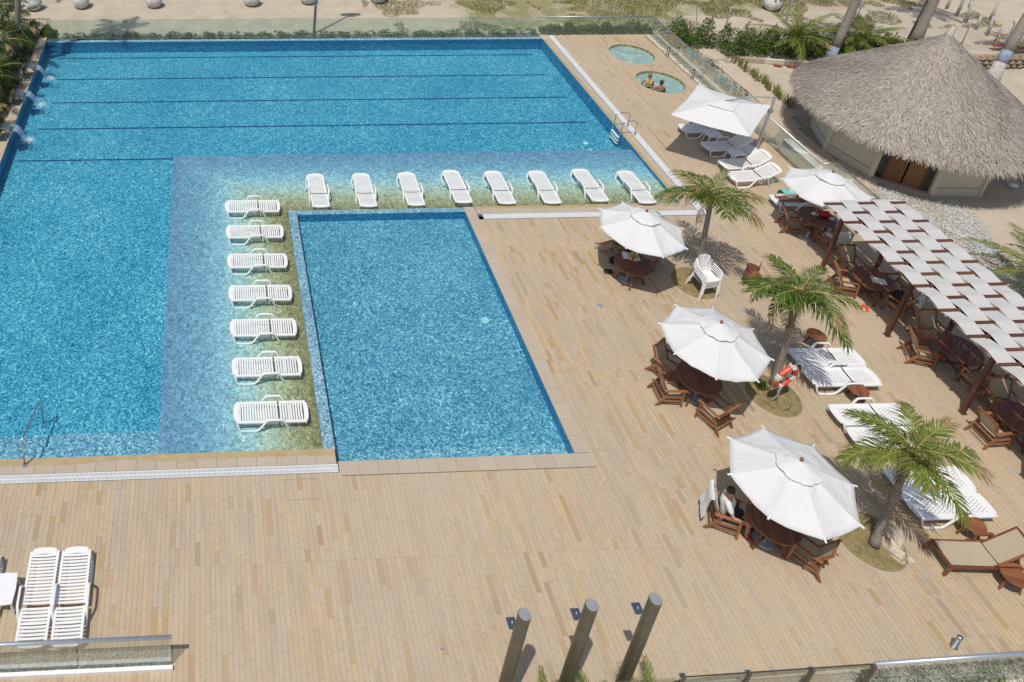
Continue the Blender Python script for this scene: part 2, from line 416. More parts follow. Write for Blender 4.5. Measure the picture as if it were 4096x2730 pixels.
def ground_mat():
    t = NT("sand_ground"); co = t.coord(); sep = t.node("ShaderNodeSeparateXYZ"); t.link(co, sep.inputs[0])
    x, y = sep.outputs[0], sep.outputs[1]
    n1 = t.noise(.22, 4); n2 = t.noise(1.1, 6, None, .65); n3 = t.noise(9, 4); n4 = t.noise(.5, 5, None, .7, .5)
    c = t.ramp(n2, [(.3, (.43, .365, .275)), (.55, (.50, .435, .335)), (.75, (.545, .48, .38))])
    c = t.mix(t.math('MULTIPLY', t.math('SUBTRACT', n3, .6, clamp=True), 2, clamp=True), c, (.34, .285, .21))
    # grass grows where the lot behind the pool is unkept (x 10 to 34) and dries out further right
    gx = t.math('MULTIPLY', t.math('SUBTRACT', x, 9.0), .16, clamp=True)
    gy = t.math('MULTIPLY', t.math('SUBTRACT', y, 36.6), 1.0, clamp=True)
    gr = t.math('SUBTRACT', 1.0, t.math('MULTIPLY', t.math('SUBTRACT', x, 31.0), .22, clamp=True))
    far = t.math('MULTIPLY', t.math('SUBTRACT', t.math('ADD', y, t.math('MULTIPLY', x, -.13)), 33.9), .45, clamp=True)
    m = t.math('MULTIPLY', t.math('MULTIPLY', gx, gy), far)
    nn = t.math('ADD', t.math('MULTIPLY', n4, .6), t.math('MULTIPLY', n2, .4))
    k = t.math('MULTIPLY', t.math('SUBTRACT', t.math('MULTIPLY', nn, m), .385, clamp=True), 7, clamp=True)
    dry = t.ramp(n1, [(.35, (.13, .155, .035)), (.5, (.20, .20, .065)), (.65, (.29, .235, .10))])
    dry = t.mix(gr, (.34, .245, .12), dry)
    dry = t.mix(t.math('MULTIPLY', n3, .5), dry, (.40, .34, .2))
    c = t.mix(t.math('MULTIPLY', k, .9), c, dry)
    t.base(c, .95, .1); t.bump(t.math('ADD', n2, t.math('MULTIPLY', n3, .4)), .7, .05); return t.mat
M_ground = ground_mat()
def walk_mat():
    t = NT("walkway_stone"); g = t.node("ShaderNodeNewGeometry").outputs["Position"]
    n = t.noise(5, 5, g, .65); c = t.ramp(t.orand(), [(0, (.50, .405, .30)), (.5, (.55, .45, .34)), (1, (.52, .44, .35))])
    c = t.mix(t.math('MULTIPLY', t.math('SUBTRACT', n, .52, clamp=True), 2, clamp=True), c, (.42, .34, .26))
    t.base(c, .85); t.bump(n, .3, .006); return t.mat
M_walk = walk_mat()
def soil_mat():
    t = NT("dry_lawn"); n = t.noise(6, 5, None, .65); n2 = t.noise(22, 4)
    c = t.ramp(n, [(.3, (.13, .125, .035)), (.42, (.24, .19, .075)), (.55, (.33, .245, .12)), (.72, (.38, .29, .17))])
    t.base(t.mix(t.math('MULTIPLY', n2, .5), c, (.16, .13, .06)), .95); t.bump(n2, .8, .03); return t.mat
M_soil = soil_mat()
def pebble_mat(name, cols):
    t = NT(name); t.base(t.ramp(t.island(), [(i / (len(cols) - 1), c) for i, c in enumerate(cols)]), .7); return t.mat
M_peb = pebble_mat("white_pebble", [(.40, .36, .28), (.58, .54, .45), (.70, .66, .56), (.50, .45, .36), (.62, .58, .5)])
M_pebg = pebble_mat("grey_gravel", [(.28, .28, .27), (.46, .455, .44), (.60, .59, .56), (.38, .37, .35)])
M_rock = plain("pale_rock", (.56, .47, .35), .85, .2, 5, bump=.5)
M_rubble = plain("rubble_stone", (.30, .235, .16), .9, .3, 4, bump=.5)
def thatch_mat():
    t = NT("thatch_strand"); n = t.noise(.5, 3, t.node("ShaderNodeNewGeometry").outputs["Position"])
    v = t.math('ADD', t.math('MULTIPLY', t.island(), .8), t.math('MULTIPLY', n, .25))
    t.base(t.ramp(v, [(.05, (.20, .16, .125)), (.3, (.34, .29, .24)), (.6, (.44, .39, .335)), (.95, (.60, .55, .48))]), .85); return t.mat
M_thatch = thatch_mat()
M_thatchb = plain("thatch_mat", (.29, .245, .20), .95, .25, 6, bump=.6)
def canvas_mat(name, c):
    t = NT(name); n = t.noise(1.7, 4, None, .6, .5); n2 = t.noise(5, 3, None, .5, .8)
    t.base(c, .8, .2); t.bump(t.math('ADD', n, t.math('MULTIPLY', n2, .4)), .55, .09)
    tl = t.node("ShaderNodeBsdfTranslucent"); tl.inputs[0].default_value = (*c, 1); mx = t.node("ShaderNodeMixShader"); mx.inputs[0].default_value = .12
    t.link(t.p.outputs[0], mx.inputs[1]); t.link(tl.outputs[0], mx.inputs[2]); t.link(mx.outputs[0], t.out.inputs[0]); return t.mat
M_canvas = canvas_mat("white_canvas", (.74, .74, .74))
M_strip = canvas_mat("shade_cloth", (.60, .595, .575))
M_darkglass = plain("dark_pane", (.035, .04, .035), .15, .3, 3)
M_light = plain("light_lens", (.62, .72, .72), .25, .04, 4)

# ------------------------------------------------------------------ ground
def build_ground():
    xs = [-400, -60] + list(np.arange(-20, 60.01, .8)) + [90, 400]
    ys = [-400, -60] + list(np.arange(-4, 60.01, .8)) + [90, 400]
    def snap(a, vals):
        a = list(a)
        for v in vals:
            i = min(range(len(a)), key=lambda k: abs(a[k] - v)); a[i] = v
        return a
    xs = snap(xs, [-8.36, 23.95]); ys = snap(ys, [7.6, 37.0])
    V = []; idx = {}
    for j, y in enumerate(ys):
        for i, x in enumerate(xs):
            z = -.045 + .05 * (noise.noise((x * .35, y * .35, 1.3)) - .3) + .02 * noise.noise((x * 1.3, y * 1.3, 4.1))
            V.append((x, y, min(z, -.012)))
    n = len(xs); F = []
    for j in range(len(ys) - 1):
        for i in range(n - 1):
            if xs[i] >= -8.37 and xs[i + 1] <= 23.96 and ys[j] >= 7.59 and ys[j + 1] <= 37.01: continue
            F.append((j * n + i, j * n + i + 1, (j + 1) * n + i + 1, (j + 1) * n + i))
    struct(ob("ground", mesh_of("ground", V, F, M_ground, smooth=True)))
build_ground()

# ------------------------------------------------------------------ deck of narrow stone planks
TUBS = [(21.57, 34.9, 1.09), (21.57, 32.09, 1.09)]
BEDS = [(15.95, 19.22, .72), (15.75, 14.93, .70), (15.50, 11.0, .72)]
JOINTS = [11.02, 13.46, 15.9, 18.35, 20.8, 25.6, 28.0, 30.4, 33.6]
PW = .1135
def free_spans(x):
    if x < -.70: sp = [(7.7, 9.02), (9.48, 13.12)]
    elif x < 3.33: sp = [(7.7, 13.12)]
    elif x < 9.86: sp = [(7.7, 13.02)]
    elif x < 13.0: sp = [(7.7, 22.53)]
    elif x < 18.04: sp = [(8.32, 22.53)]
    elif x < 18.36: sp = [(8.32, 22.53)]
    elif x < 23.26: sp = [(8.32, 37.0)]
    else: sp = [(8.32, 30.6)]
    for cx, cy, r in TUBS + BEDS:
        h = abs(x - cx) 
        if h < r:
            c = math.sqrt(r * r - h * h); out = []
            for a, b in sp:
                if cy - c > a and cy - c < b: out.append((a, cy - c))
                if cy + c < b and cy + c > a: out.append((cy + c, b))
                if cy + c <= a or cy - c >= b: out.append((a, b))
            sp = out
    return sp
deck = None
def build_deck():
    global deck
    bedV = []; planks = []
    x = -8.2
    while x < 23.42:
        xc = x + PW / 2
        for a, b in free_spans(xc):
            bedV.append([(x, a, -.007), (x + PW, a, -.007), (x + PW, b, -.007), (x, b, -.007)])
            cuts = [a] + [j for j in JOINTS if a < j < b] + [b]
            for u, v in zip(cuts[:-1], cuts[1:]):
                y = u
                while y < v - .02:
                    L = rng.choice((.3, .42, .55, .7, .85, 1.05)) * rng.uniform(.9, 1.1)
                    if y == u: L *= rng.uniform(.3, 1)
                    if v - y - L < .15: L = v - y
                    planks.append((xc, y + L / 2, L)); y += L
        x += PW
    bedV = np.array(bedV, float)
    deck = struct(ob("pool_deck", joined("deck_bed", bedV, [(0, 1, 2, 3)], M_grout)))
    P = np.array(planks)
    # the 300 nearest planks in view are parts, the rest are one joined part
    near = (P[:, 1] - P[:, 2] / 2 > 8.85) & (P[:, 0] > -.6) & (P[:, 0] < 16.0)
    order = np.where(near)[0][np.argsort(P[near, 1] + .02 * np.abs(P[near, 0] - 5))]
    mine = set(order[:300].tolist())
    g = .0034; gy = .0016
    box = np.array([(-1, -1, 0), (1, -1, 0), (1, 1, 0), (-1, 1, 0), (-1, -1, -1), (1, -1, -1), (1, 1, -1), (-1, 1, -1)], float)
    BF = [(0, 1, 2, 3), (0, 4, 5, 1), (1, 5, 6, 2), (2, 6, 7, 3), (3, 7, 4, 0)]
    rest = np.array([i for i in range(len(P)) if i not in mine])
    Q = P[rest]; n = len(Q)
    V = np.zeros((n, 8, 3))
    V[:, :, 0] = Q[:, 0:1] + box[:, 0] * (PW / 2 - g)
    V[:, :, 1] = Q[:, 1:2] + box[:, 1] * (Q[:, 2:3] / 2 - gy)
    V[:, :, 2] = nr.uniform(-.0022, .0012, (n, 1)) + box[:, 2] * .012
    V[:, :4, 2] += nr.uniform(-.0009, .0009, (n, 4))
    stuff(ob("paving_planks", joined("paving_planks", V, BF, M_plank_i), deck))
    unit = mesh_of("plank", [(a * (PW / 2 - g), b * .5, c * .012) for a, b, c in box], BF, M_plank_o)
    for i in order[:300]:
        xc, yc, L = P[i]
        ob("plank", unit, deck, (xc, yc, rng.uniform(-.0022, .0012)), (rng.uniform(-.002, .002), rng.uniform(-.01, .01), 0), (1, L - 2 * gy, 1))
build_deck()

# ------------------------------------------------------------------ coping stones round the pools
def coping(name, label, x0, x1, y0, y1, along, step, z0=-.12, z1=.004, wet=None, first=None):
    """a course of stones filling the rectangle; one child per stone"""
    root = thing(name, label, "coping", ((x0 + x1) / 2, (y0 + y1) / 2, 0))
    ox, oy = (x0 + x1) / 2, (y0 + y1) / 2
    a0, a1 = (x0, x1) if along == 'x' else (y0, y1)
    n = max(1, round((a1 - a0) / step)); s = (a1 - a0) / n; g = .0018
    w = (y1 - y0) if along == 'x' else (x1 - x0)
    def mk():
        b = MB()
        lx, ly = (s / 2 - g, w / 2 - .002) if along == 'x' else (w / 2 - .002, s / 2 - g)
        e = .006
        b.add([(-lx, -ly, z0), (lx, -ly, z0), (lx, ly, z0), (-lx, ly, z0), (-lx, -ly, z1 - e), (lx, -ly, z1 - e), (lx, ly, z1 - e), (-lx, ly, z1 - e),
               (-lx + e, -ly + e, z1), (lx - e, -ly + e, z1), (lx - e, ly - e, z1), (-lx + e, ly - e, z1)],
              [(0, 1, 5, 4), (1, 2, 6, 5), (2, 3, 7, 6), (3, 0, 4, 7), (4, 5, 9, 8), (5, 6, 10, 9), (6, 7, 11, 10), (7, 4, 8, 11), (8, 9, 10, 11)])
        return b.mesh("coping_stone", M_coping)
    me = cached((name, label), mk)
    for i in range(n):
        c = a0 + s * (i + .5)
        ob("coping_stone", me, root, ((c - ox, 0, rng.uniform(-.002, .001)) if along == 'x' else (0, c - oy, rng.uniform(-.002, .001))))
    if wet:
        b = MB(); wx0, wx1, wy0, wy1 = wet
        if along == 'x':
            N = int((wx1 - wx0) / .12); top = [(wx0 + (wx1 - wx0) * i / N - ox, wy0 - .05 * noise.noise((i * .31, 3.1, 0)) - .07 * noise.noise((i * .07, 8.1, 0)) - oy) for i in range(N + 1)]
            V = []; F = []
            for px, py in top: V += [(px, py, .0075), (px, wy1 - oy, .0065)]
            F = [(2 * i, 2 * i + 2, 2 * i + 3, 2 * i + 1) for i in range(N)]
        else:
            N = int((wy1 - wy0) / .12); V = []
            for i in range(N + 1):
                py = wy0 + (wy1 - wy0) * i / N - oy
                V += [(wx0 - ox, py, .0065), (wx1 + .02 * noise.noise((i * .21, 5.1, 0)) + .03 * noise.noise((i * .06, 2.1, 0)) - ox, py, .0075)]
            F = [(2 * i, 2 * i + 1, 2 * i + 3, 2 * i + 2) for i in range(N)]
        b.add(V, F); b.build("wet_edge", M_wet, root)
    return root
coping("pool_coping", "tan stone coping along the front edge of the large pool", -8.3, 3.30, 13.36, 13.77, 'x', .5, wet=(-8.3, 3.30, 13.60, 13.775))
coping("pool_coping", "tan stone coping along the front edge of the small pool", 3.34, 9.86, 13.04, 13.42, 'x', .5)
coping("pool_coping", "tan stone coping along the right side of the small pool", 9.47, 9.86, 13.43, 23.24, 'y', .5)
coping("pool_coping", "tan stone coping between the lounger shelf and the open deck", 9.88, 17.62, 22.84, 23.24, 'x', .5, wet=(9.88, 17.62, 23.12, 23.245))
coping("pool_coping", "tan stone coping along the right side of the large pool", 17.63, 18.05, 22.84, 37.05, 'y', .5, wet=(17.628, 17.78, 23.3, 36.5))
coping("pool_coping", "narrow stone ledge carrying the water spouts, left of pool", -8.34, -7.93, 13.4, 37.3, 'y', .8, z0=-.4, z1=.075)

# ------------------------------------------------------------------ drain grates
def grate(label, x0, x1, y0, y1, along, split):
    root = thing("drain_grate", label, "grate", (x0, y0, 0))
    w, h = x1 - x0, y1 - y0
    b = MB(); b.box((w / 2, h / 2, -.05), (w, h, .02)); b.build("channel", M_grout, root)
    L = w if along == 'x' else h; W = h if along == 'x' else w
    n = int(L / .031); box = np.array([(-1, -1, 0), (1, -1, 0), (1, 1, 0), (-1, 1, 0), (-1, -1, -1), (1, -1, -1), (1, 1, -1), (-1, 1, -1)], float)
    c = (np.arange(n) + .5) * L / n; V = np.zeros((n, 8, 3))
    A, B = (0, 1) if along == 'x' else (1, 0)
    V[:, :, A] = c[:, None] + box[:, 0] * .0095; V[:, :, B] = W / 2 + box[:, 1] * (W / 2 - .006); V[:, :, 2] = .001 + box[:, 2] * .02
    if along != 'x': FF = [(3, 2, 1, 0), (0, 1, 5, 4), (1, 2, 6, 5), (2, 3, 7, 6), (3, 0, 4, 7)]
    else: FF = [(0, 1, 2, 3), (0, 4, 5, 1), (1, 5, 6, 2), (2, 6, 7, 3), (3, 7, 4, 0)]
    stuff(ob("grate_slats", joined("grate_slats", V, FF, M_plastic2), root))
    for k in (.006, W / 2, W - .006):
        b = MB()
        if along == 'x': b.box((L / 2, k, -.006), (L, .012, .022))
        else: b.box((k, L / 2, -.006), (.012, L, .022))
        b.build("rail", M_plastic2, root)
grate("white plastic drain grate along the front edge of the large pool", -8.3, 3.32, 13.135, 13.345, 'x', 0)
grate("white plastic drain grate beyond the open deck, beside the lounger shelf", 10.05, 18.05, 22.56, 22.82, 'x', 0)
grate("long white plastic drain grate beside the right side of the pool", 18.075, 18.35, 22.56, 37.0, 'y', 0)

# ------------------------------------------------------------------ pools
DEEP = -.62
basin = struct(ob("pool_basin", None))
def quad(name, P, mat, parent=basin):
    return ob(name, mesh_of(name, P, [tuple(range(len(P)))], mat), parent)
def rect(name, x0, x1, y0, y1, z, mat, parent=basin):
    return quad(name, [(x0, y0, z), (x1, y0, z), (x1, y1, z), (x0, y1, z)], mat, parent)
b = MB()     # deep floor, left of and behind the shelf
for x0, x1, y0, y1 in ((-7.95, -1.22, 15.55, 26.88), (-7.95, 17.64, 26.88, 36.62)):
    b.add([(x0, y0, DEEP), (x1, y0, DEEP), (x1, y1, DEEP), (x0, y1, DEEP)], [(0, 1, 2, 3)])
b.build("pool_floor", M_deep, basin)
for i in range(4):   # entry steps at the front
    z = -.16 - .115 * i; y0 = 13.75 + .45 * i
    b = MB(); b.box(((-7.95 - 1.22) / 2, y0 + .225, z - .25), (6.73, .45 if i < 3 else .46, .5)); b.build("entry_step", M_smallf if i < 2 else M_deep, basin)
b = MB(); b.add([(-1.22, 13.7, -.15), (3.03, 13.7, -.15), (3.03, 23.22, -.15), (3.03, 26.88, -.15), (-1.22, 26.88, -.15)], [(0, 1, 2, 3, 4)])
b.add([(3.03, 23.2, -.15), (17.64, 23.2, -.15), (17.64, 26.88, -.15), (3.03, 26.88, -.15)], [(0, 1, 2, 3)])
b.add([(-1.22, 13.7, -.15), (-1.22, 26.88, -.15), (-1.22, 26.88, DEEP - .1), (-1.22, 13.7, DEEP - .1)], [(0, 1, 2, 3)])
b.add([(-1.22, 26.88, -.15), (17.64, 26.88, -.15), (17.64, 26.88, DEEP - .1), (-1.22, 26.88, DEEP - .1)], [(0, 1, 2, 3)])
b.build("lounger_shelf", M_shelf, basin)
quad("pool_wall", [(-7.95, 36.6, 0), (17.64, 36.6, 0), (17.64, 36.6, DEEP - .1), (-7.95, 36.6, DEEP - .1)], M_deepwall)
quad("pool_wall", [(17.63, 23.2, 0), (17.63, 36.7, 0), (17.63, 36.7, DEEP - .1), (17.63, 23.2, DEEP - .1)], M_deepwall)
quad("pool_wall", [(-7.93, 13.6, .0), (-7.93, 36.7, .0), (-7.93, 36.7, DEEP - .1), (-7.93, 13.6, DEEP - .1)], M_deepwall)
for i, y in enumerate((36.02, 33.92, 31.8, 29.66, 27.36)):
    x1 = 17.05 if i < 4 else -1.24
    x0 = (-7.3, -7.0, -6.9, -7.1, -7.5)[i]
    rect("lane_line", x0, x1, y - .045, y + .045, DEEP + .004, M_lane)
b = MB(); b.box(((-7.93 + 17.63) / 2, 36.735, -.15), (25.56, .27, .255)); b.build("infinity_lip", M_lip, basin)
for x, y in ((16.3, 28.05), (16.28, 27.5)):
    b = MB(); b.lathe([(.11, 0), (.105, .02), (.06, .03), (.055, .022)], 20, (x, y, DEEP)); b.build("pool_light", M_light, basin, True)
struct(rect("pool_water", -7.93, 17.63, 13.72, 36.60, -.045, M_water, None))

sb = struct(ob("small_pool_basin", None))
SD = -.34
rect("small_pool_floor", 3.3, 9.5, 13.38, 23.0, SD, M_smallf, sb)
for P in ([(3.33, 13.3, -.01), (3.33, 23.0, -.01), (3.33, 23.0, SD - .05), (3.33, 13.3, SD - .05)], [(3.3, 22.985, -.01), (9.5, 22.985, -.01), (9.5, 22.985, SD - .05), (3.3, 22.985, SD - .05)],
          [(9.462, 13.3, -.01), (9.462, 23.0, -.01), (9.462, 23.0, SD - .05), (9.462, 13.3, SD - .05)]):
    quad("small_pool_wall", P, M_deepwall, sb)
b = MB(); b.box((3.175, 18.5, -.2), (.30, 9.46, .375)); b.build("dividing_wall", M_lip, sb)
b = MB(); b.box((6.245, 23.105, -.2), (6.44, .235, .376)); b.build("dividing_wall", M_lip, sb)
b = MB(); b.lathe([(.13, 0), (.125, .02), (.08, .03), (.07, .02)], 24, (8.72, 18.2, SD)); b.build("pool_light", M_light, sb, True)
struct(rect("small_pool_water", 3.335, 9.46, 13.40, 22.98, -.05, M_water, None))

# ------------------------------------------------------------------ hot tubs
for k, (cx, cy, r) in enumerate(TUBS):
    t = thing("hot_tub", ["round bubbling hot tub set in the deck, empty of bathers", "round bubbling hot tub with two bathers in it"][k], "hot tub", (cx, cy, 0), 0, "hot tubs beside the pool")
    b = MB(); b.lathe([(r + .04, -.3), (r + .04, -.001), (r - .01, .003), (r - .02, -.02), (r - .03, -.5)], 48, cap=False); b.build("rim", M_coping, t, True)
    b = MB(); b.lathe([(r - .031, -.03), (r - .036, -.1), (r - .06, -.5)], 48, cap=False); b.build("tile_band", M_gold, t, True)
    V = [(0, 0, -.14)]; F = []; R = 22; S = 64
    for i in range(1, R + 1):
        for j in range(S):
            a = 2 * PI * j / S; rr = (r - .034) * i / R; x, y = rr * math.cos(a), rr * math.sin(a)
            z = -.14 + (.028 * noise.noise((x * 3.1 + k * 9, y * 3.1, 2)) + .018 * noise.noise((x * 7, y * 7, 5 + k))) * min(1, (r - rr) * 4 + .2)
            V.append((x, y, z))
    F += [(0, 1 + j, 1 + (j + 1) % S) for j in range(S)]
    for i in range(R - 1):
        F += [(1 + i * S + j, 1 + (i + 1) * S + j, 1 + (i + 1) * S + (j + 1) % S, 1 + i * S + (j + 1) % S) for j in range(S)]
    ob("bubbling_water", mesh_of("bubbling_water", V, F, M_tub, smooth=True), t)

# ------------------------------------------------------------------ fittings of the pool
def u_rail(b, x0, x1, y, z0, h, r=.022):
    pts = [(x0, y, z0)] + [(x0 + (x1 - x0) * .5 - math.cos(a) * (x1 - x0) * .5, y, h - .14 + .14 * math.sin(a)) for a in np.linspace(0, PI, 9)] + [(x1, y, .0)]
    b.tube(pts, r, 8)
lad = thing("pool_ladder", "steel pool ladder with two looped rails and white treads", "ladder", (17.6, 28.0, 0))
for y in (.32, -.32):
    b = MB(); u_rail(b, -.10, .52, y, -.55, .72); b.build("hand_rail", M_steel, lad, True)
for i in range(3):
    b = MB(); b.box((-.13, 0, -.13 - .15 * i), (.10, .62, .03)); b.build("tread", M_plastic, lad)
hr = thing("hand_rail", "single bent steel hand rail over the entry steps", "hand rail", (-4.52, 13.6, 0))
b = MB(); b.tube([(0, 0, 0), (0, .01, .72), (.005, .05, .84), (.02, .15, .86), (.14, 1.30, .56), (.16, 1.42, .50), (.17, 1.47, .40), (.17, 1.48, -.45)], .024, 10); b.build("rail", M_steel, hr, True)
for y, z in ((0, .004), (1.48, -.42)):
    b = MB(); b.lathe([(.065, 0), (.06, .02), (.03, .035), (.026, .06)], 16, (0 if y == 0 else .17, y, z)); b.build("flange", M_steel, hr, True)

for i, (y, w) in enumerate(((33.05, .40), (30.70, .42), (28.0, .45))):
    t = thing("water_spout", ["curled steel water spout on the ledge, farthest of three", "curled steel water spout on the ledge, middle of three", "curled steel water spout on the ledge, nearest of three"][i], "water spout", (-8.14, y, .075), 0, "water spouts on the pool ledge")
    R = .30; prof = []
    for k in range(19):
        a = math.radians(-150 - 250 * k / 18) ; prof.append((.02 + R * math.cos(a) * 1.05, .29 + R * math.sin(a)))
    prof += [(.44, .50)]
    def band(th, name, mat, pr):
        V = []; n = len(pr)
        for q, (x, z) in enumerate(pr):
            x2, z2 = pr[min(q + 1, n - 1)]; x1, z1 = pr[max(q - 1, 0)]
            dx, dz = x2 - x1, z2 - z1; L = math.hypot(dx, dz) or 1; nx, nz = -dz / L * th, dx / L * th
            for yy in (-w / 2, w / 2): V.append((x, yy, z)); V.append((x + nx, yy, z + nz))
        F = []
        for q in range(n - 1):
            a = q * 4; c = a + 4
            F += [(a, a + 2, c + 2, c), (a + 1, c + 1, c + 3, a + 3), (a, c, c + 1, a + 1), (a + 2, a + 3, c + 3, c + 2)]
        F += [(0, 1, 3, 2), ((n - 1) * 4, (n - 1) * 4 + 2, (n - 1) * 4 + 3, (n - 1) * 4 + 1)]
        return ob(name, mesh_of(name, V, F, mat, smooth=False), t)
    band(.03, "curled_sheet", M_steel, prof)
    b = MB(); b.box((-.02, 0, .01), (.34, w + .06, .02)); b.build("base_plate", M_steel, t)
    fall = [(.44 + .42 * math.sqrt(s), .50 - .62 * s) for s in np.linspace(0, 1, 9)]
    band(.012, "falling_water", M_sheet, fall)
    V = [(0, 0, .02)]; F = []; S = 28
    for q in range(1, 9):
        for j in range(S):
            a = 2 * PI * j / S; rr = .62 * q / 8
            V.append((rr * 1.0 * math.cos(a), rr * .8 * math.sin(a), .012 + .05 * max(0, 1 - q / 5) * (1 + noise.noise((j * .9, q, i * 4)))))
    F = [(0, 1 + j, 1 + (j + 1) % S) for j in range(S)] + [(1 + (q) * S + j, 1 + (q + 1) * S + j, 1 + (q + 1) * S + (j + 1) % S, 1 + q * S + (j + 1) % S) for q in range(7) for j in range(S)]
    ob("splash_foam", mesh_of("splash_foam", V, F, M_foam, smooth=True), t, (1.0, 0, -.115))

# ------------------------------------------------------------------ white plastic loungers
def smooth_path(P, n=4):
    P = [Vector(p) for p in P]; out = []
    for i in range(len(P) - 1):
        p0 = P[max(i - 1, 0)]; p1 = P[i]; p2 = P[i + 1]; p3 = P[min(i + 2, len(P) - 1)]
        for k in range(n):
            t = k / n
            out.append(.5 * ((2 * p1) + (p2 - p0) * t + (2 * p0 - 5 * p1 + 4 * p2 - p3) * t * t + (3 * p1 - p0 - 3 * p2 + p3) * t ** 3))
    return out + [P[-1]]
HX, HZ = 1.14, .30                                  # hinge of the backrest
def leg_frame_mesh(s):
    b = MB()
    P = smooth_path([(.03, .29 * s, .28), (.10, .335 * s, .05), (.20, .345 * s, .022), (.50, .35 * s, .022), (.62, .355 * s, .08), (.80, .37 * s, .40), (.88, .37 * s, .445), (1.14, .37 * s, .445), (1.24, .365 * s, .40), (1.42, .34 * s, .03), (1.44, .34 * s, .0)], 3)
    b.tube(P, .029, 6, (1.15, .9)); return b.mesh("leg_frame", M_plastic, True)
def seat_rails(x0, x1, z, end0, end1, name):
    b = MB()
    for s in (-1, 1):
        b.box(((x0 + x1) / 2, .295 * s, z - .02), (x1 - x0, .055, .045))
    if end0: b.prism([(x0 - .05, -.25), (x0 + .075, -.27), (x0 + .06, 0), (x0 + .075, .27), (x0 - .05, .25), (x0 - .075, .12), (x0 - .08, 0), (x0 - .075, -.12)], z - .02, z + .006)
    if end1: b.prism([(x1 - .075, -.27), (x1 + .035, -.25), (x1 + .055, -.12), (x1 + .06, 0), (x1 + .055, .12), (x1 + .035, .25), (x1 - .075, .27), (x1 - .06, 0)], z - .02, z + .006)
    return b.mesh(name, M_plastic)
def slat_mesh():
    b = MB(); w = .0222
    for i in range(4):
        y0, y1 = -.27 + .135 * i, -.27 + .135 * (i + 1)
        z0, z1 = (-.012 * (1 - (y / .27) ** 2) for y in (y0, y1))
        b.add([(-w, y0, z0), (w, y0, z0), (w, y1, z1), (-w, y1, z1), (-w, y0, z0 - .016), (w, y0, z0 - .016), (w, y1, z1 - .016), (-w, y1, z1 - .016)],
              [(0, 1, 2, 3), (7, 6, 5, 4), (1, 5, 6, 2), (3, 7, 4, 0)])
    return b.mesh("slat", M_plastic)
def perforated_mesh(x0, x1, name):
    """moulded panel with real round-cornered holes in staggered rows"""
    b = MB(); y0, y1 = -.27, .27
    nx = int((x1 - x0) / .062); ny = 8; dx = (x1 - x0) / nx; dy = (y1 - y0) / ny; V = []; F = []
    for i in range(nx):
        for j in range(ny):
            ax, ay = x0 + i * dx, y0 + j * dy; n = len(V); off = dy * .22 * (1 if i % 2 else -1)
            cx, cy = ax + dx / 2, ay + dy / 2 + off * .9
            def zz(y): return .30 - .012 * (1 - (y / .27) ** 2)
            h = .0115 if (0 < j < ny - 1 and 0 < i < nx - 1) else .0
            V += [(ax, ay, zz(ay)), (ax + dx, ay, zz(ay)), (ax + dx, ay + dy, zz(ay + dy)), (ax, ay + dy, zz(ay + dy))]
            if h == 0: F.append((n, n + 1, n + 2, n + 3)); continue
            V += [(cx - h, cy - h, zz(cy)), (cx + h, cy - h, zz(cy)), (cx + h, cy + h, zz(cy)), (cx - h, cy + h, zz(cy))]
            F += [(n, n + 1, n + 5, n + 4), (n + 1, n + 2, n + 6, n + 5), (n + 2, n + 3, n + 7, n + 6), (n + 3, n, n + 4, n + 7)]
    b.add(V, F); return b.mesh(name, M_plastic)

def lounger(loc, rz, label, group, back=0.0, kind="slat"):
    t = thing("sun_lounger", label, "sun lounger", loc, rz, group)
    for s in (-1, 1):
        ob("leg_frame", cached(("legf", s), lambda: leg_frame_mesh(s)), t)
    seat = ob("seat", cached("seat", lambda: seat_rails(.02, 1.12, HZ, True, False, "seat")), t)
    bk = ob("backrest", cached("backrest", lambda: seat_rails(.03, .74, 0, False, True, "backrest")), t, (HX, 0, HZ), (0, -back, 0))
    if kind == "slat":
        sm = cached("slat", slat_mesh)
        for i in range(15): ob("slat", sm, seat, (.115 + i * .0695, 0, HZ))
        for i in range(9): ob("slat", sm, bk, (.06 + i * .0695, 0, 0))
    else:
        ob("perforated_panel", cached("pp1", lambda: perforated_mesh(.09, 1.11, "perforated_panel")), seat)
        ob("perforated_panel", cached("pp2", lambda: perforated_mesh(.02, .69, "perforated_panel")), bk, (0, 0, -.30))
    if back > .1:
        b = MB(); b.tube([(HX + .42 * math.cos(back), .2, HZ + .42 * math.sin(back)), (HX + .52, .2, .06)], .014, 6); b.tube([(HX + .42 * math.cos(back), -.2, HZ + .42 * math.sin(back)), (HX + .52, -.2, .06)], .014, 6)
        b.box((HX + .52, 0, .05), (.03, .5, .03)); b.build("prop", M_plastic, t)
    else:
        b = MB(); b.box((HX + .30, 0, .235), (.03, .5, .02)); b.bar((HX + .05, .2, .25), (HX + .30, .24, .01), .03, .03); b.bar((HX + .05, -.2, .25), (HX + .30, -.24, .01), .03, .03); b.build("rear_support", M_plastic, t)
    return t
ORD = ["first", "second", "third", "fourth", "fifth", "sixth", "seventh", "eighth"]
for i, y in enumerate((14.80, 16.27, 17.70, 19.10, 20.54, 21.97, 23.33)):
    lounger((.80, y, -.148), rng.uniform(-.02, .01), f"white slatted lounger in the column left of the small pool, {ORD[i]} from the front", "loungers standing in the shallow pool shelf")
for i, (x, y) in enumerate(((4.23, 25.12), (6.0, 25.10), (7.76, 25.12), (9.52, 25.22), (11.15, 25.12), (12.86, 25.09), (14.62, 25.16), (16.34, 25.0))):
    lounger((x, y, -.148), -PI / 2 + rng.uniform(-.03, .01), f"white slatted lounger in the row behind the small pool, {ORD[i]} from the left", "loungers standing in the shallow pool shelf")
g = "loungers beside the square parasol"
